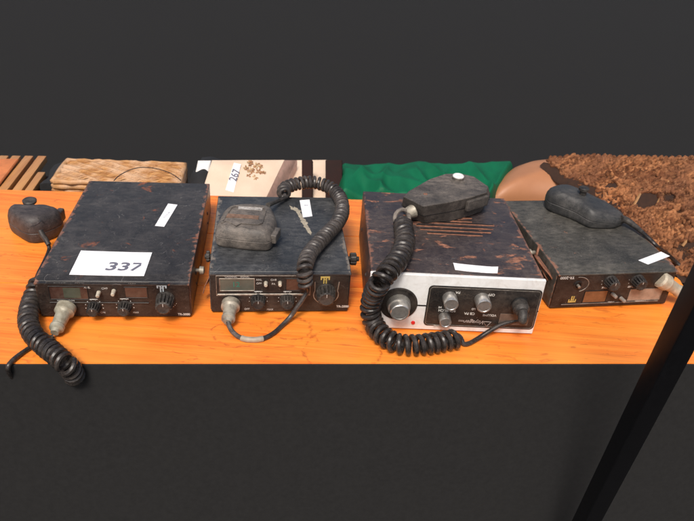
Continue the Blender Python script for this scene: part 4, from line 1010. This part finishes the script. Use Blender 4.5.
# holes where the weave is broken open
def proj(p):
    d_ = p-CAM; z = d_.dot(fw); return 347+F*d_.dot(rt)/z, 260.5-F*d_.dot(up)/z
holes = [(646, 200, 12, 8), (669, 198, 6, 5), (688, 246, 12, 3.2), (612, 186, 7, 2.5)]
def inhole(p):
    x, y = proj(p)
    return any(((x-a)/c5)**2+((y-b_)/d5)**2 < 1 for a, b_, c5, d5 in holes)
eu = (BR-BL).length; ev = ((TL_-BL).length+(TR_-BR).length)/2
print('coir size', eu, ev, (TR_-BR).length)
b = NB(); fr_ = random.Random(21)
base = NB(); bmesh.ops.create_icosphere(base, subdivisions=1, radius=1); bv = [x.co.copy() for x in base.verts]; bf = [[y.index for y in f.verts] for f in base.faces]; base.free()
def ell(b, Mx):
    vs = [b.verts.new(Mx @ p) for p in bv]
    for f in bf: b.faces.new([vs[i] for i in f])
rows = int((TR_-BR).length/1.22)
for j in range(rows+1):
    v_ = j/rows; Lr = (BL.lerp(TL_, v_)-BR.lerp(TR_, v_)).length; n_c = int(Lr/.13); ph0 = fr_.uniform(0, 6); tw = 3.1*(1 if j % 2 else -1)
    for strand in (0, 1):
        pts = []; cut_ = fr_.randint(20, 60)
        for i in range(n_c+1):
            u = i/n_c; x = u*Lr; vw = v_+.010*mn.noise(Vector((x*.22, j*.45, 2)))
            p = cs(u, vw, .35*mn.noise(Vector((x*.9, j*3.3, 0))))
            a = x*tw+ph0+strand*PI+1.2*mn.noise(Vector((x*.5, j*2.2, 5)))
            dv_ = (TR_-BR).normalized()
            p = p+nC*(.42*math.sin(a))+dv_*(.44*math.cos(a))
            if len(pts) > cut_: tube(b, pts, lambda t: .35*(1-.6*abs(2*t-1)**10), 6); pts = pts[-2:]; cut_ = fr_.randint(14, 60)
            if inhole(p) or mn.noise(Vector((x*.16, j*.30, strand*.2+9))) > .47:
                if len(pts) > 6: tube(b, pts, lambda t: .35*(1-.6*abs(2*t-1)**10), 6)
                pts = []; continue
            pts.append(p)
        if len(pts) > 6: tube(b, pts, .34, 6)
rel(ml, b); link('braids', b, M['coir'], mat_o, sharp=180)
b = NB()
for q in range(16000):
    u, v_ = fr_.random(), fr_.random(); p = cs(u, v_, .1)
    if inhole(p): continue
    a = fr_.uniform(0, 2*PI); tu = (cs(u+.004, v_)-p).normalized(); tv = (cs(u, v_+.004)-p).normalized()
    d_ = (tu*math.cos(a)+tv*math.sin(a)+nC*fr_.uniform(.05, .7)).normalized(); L = fr_.uniform(.3, .9)*(1+1.8*max(0, mn.noise(p*.22)+.1))
    sd = d_.cross(nC).normalized()*fr_.uniform(.025, .07); bend = Vector((fr_.uniform(-.3, .3), fr_.uniform(-.3, .3), -.25))*L
    pts = [p, p+d_*L*.5+nC*.12, p+d_*L+bend]
    vv = [(b.verts.new(x-sd*(1-k*.4)), b.verts.new(x+sd*(1-k*.4)), b.verts.new(x+nC*.04)) for k, x in enumerate(pts)]
    for m0, m1 in zip(vv, vv[1:]):
        for k in range(3): b.faces.new((m0[k], m0[(k+1) % 3], m1[(k+1) % 3], m1[k]))
rel(ml, b); fo = link('loose_fibres', b, M['coir'], mat_o, sharp=180); fo['kind'] = 'stuff'
GRID = [(proj(cs(ii/90, jj/90)), ii/90, jj/90) for ii in range(91) for jj in range(91)]
def ray_mat(px, py, off):
    q = min(GRID, key=lambda g_: (g_[0][0]-px)**2+(g_[0][1]-py)**2)
    return cs(q[1], q[2], off+.75)
for (a, c4, rad) in (((629, 211), (641, 186), .34), ((651, 211), (664, 183), .30), ((618, 188), (607, 181), .2), ((676, 252), (692, 232), .25), ((668, 214), (682, 205), .2), ((625, 180), (633, 172), .2)):
    b = NB(); cyl(b, ray_mat(a[0], a[1], .35), ray_mat(c4[0], c4[1], .35), rad, rad*.8, 8); rel(ml, b); link('straw_stick', b, M['straw'], mat_o)

# ------------------------------------------------------------------ BLACK POLE IN FRONT
def solve(px, py, y):
    d_ = ray(px, py); return CAM+d_*((y-CAM.y)/d_.y)
pc1 = solve(666.5, 363, 47.5); pc2 = solve(702.5, 292, 45.5)
dv = (pc2-pc1).normalized()
print('pole', pc1, pc2, dv)
foot = pc1+dv*((GZ-pc1.z)/dv.z); topp = pc2+dv*28
po = thing('metal_pole', 'slanting black metal pole in front of the table at lower right', 'pole', (foot.x, foot.y, GZ))
wdt = 1.1
b = NB(); ln = (topp-foot).length; q = Vector((0, 0, 1)).rotation_difference(topp-foot).to_matrix().to_4x4()
box(b, -wdt, wdt, -wdt, wdt, .3, ln, .2, 3, Matrix.Translation(foot) @ q @ Matrix.Rotation(.15, 4, 'Z')); rel((foot.x, foot.y, GZ), b); link('tube', b, M['pole'], po)
b = NB(); cyl(b, (foot.x, foot.y, GZ), (foot.x, foot.y, GZ+1.5), 1.6, 1.4, 24, .1); rel((foot.x, foot.y, GZ), b); link('rubber_foot', b, M['dark'], po)

# ------------------------------------------------------------------ CAMERA, LIGHT, RENDER
cam = bpy.data.cameras.new('camera'); co = bpy.data.objects.new('camera', cam); C.objects.link(co)
cam.sensor_fit = 'HORIZONTAL'; cam.sensor_width = 36; cam.lens = F/694*36; cam.clip_start = .01; cam.clip_end = 2000
Mc = Matrix.Identity(4)
for i in range(3): Mc[i][0] = rt[i]; Mc[i][1] = up[i]; Mc[i][2] = -fw[i]; Mc[i][3] = CAM[i]*K
co.matrix_world = Mc; bpy.context.scene.camera = co
cam.dof.use_dof = True; cam.dof.focus_distance = 76*K; cam.dof.aperture_fstop = 15
sc = bpy.context.scene
w_ = bpy.data.worlds.new('World'); sc.world = w_; w_.use_nodes = True
nt = w_.node_tree; bg = nt.nodes['Background']; sky = nt.nodes.new('ShaderNodeTexSky'); sky.sky_type = 'NISHITA'; sky.sun_disc = False
EL, AZ = math.radians(55), math.radians(192)    # compass-like, from +Y clockwise
sky.sun_elevation = EL; sky.sun_rotation = AZ; sky.air_density = 1.0; sky.dust_density = 6.0; sky.ozone_density = .6
nt.links.new(sky.outputs[0], bg.inputs[0]); bg.inputs[1].default_value = .11
sl = bpy.data.lights.new('sun', 'SUN'); sl.energy = 2.3; sl.angle = math.radians(15); sl.color = (1, .95, .89)
so = bpy.data.objects.new('sun', sl); C.objects.link(so)
sd = Vector((math.sin(AZ)*math.cos(EL), math.cos(AZ)*math.cos(EL), math.sin(EL)))
so.rotation_euler = sd.to_track_quat('Z', 'Y').to_euler()
sc.view_settings.view_transform = 'Standard'; sc.view_settings.look = 'None'; sc.view_settings.gamma = 1; sc.view_settings.exposure = .22
sc.render.engine = 'CYCLES'
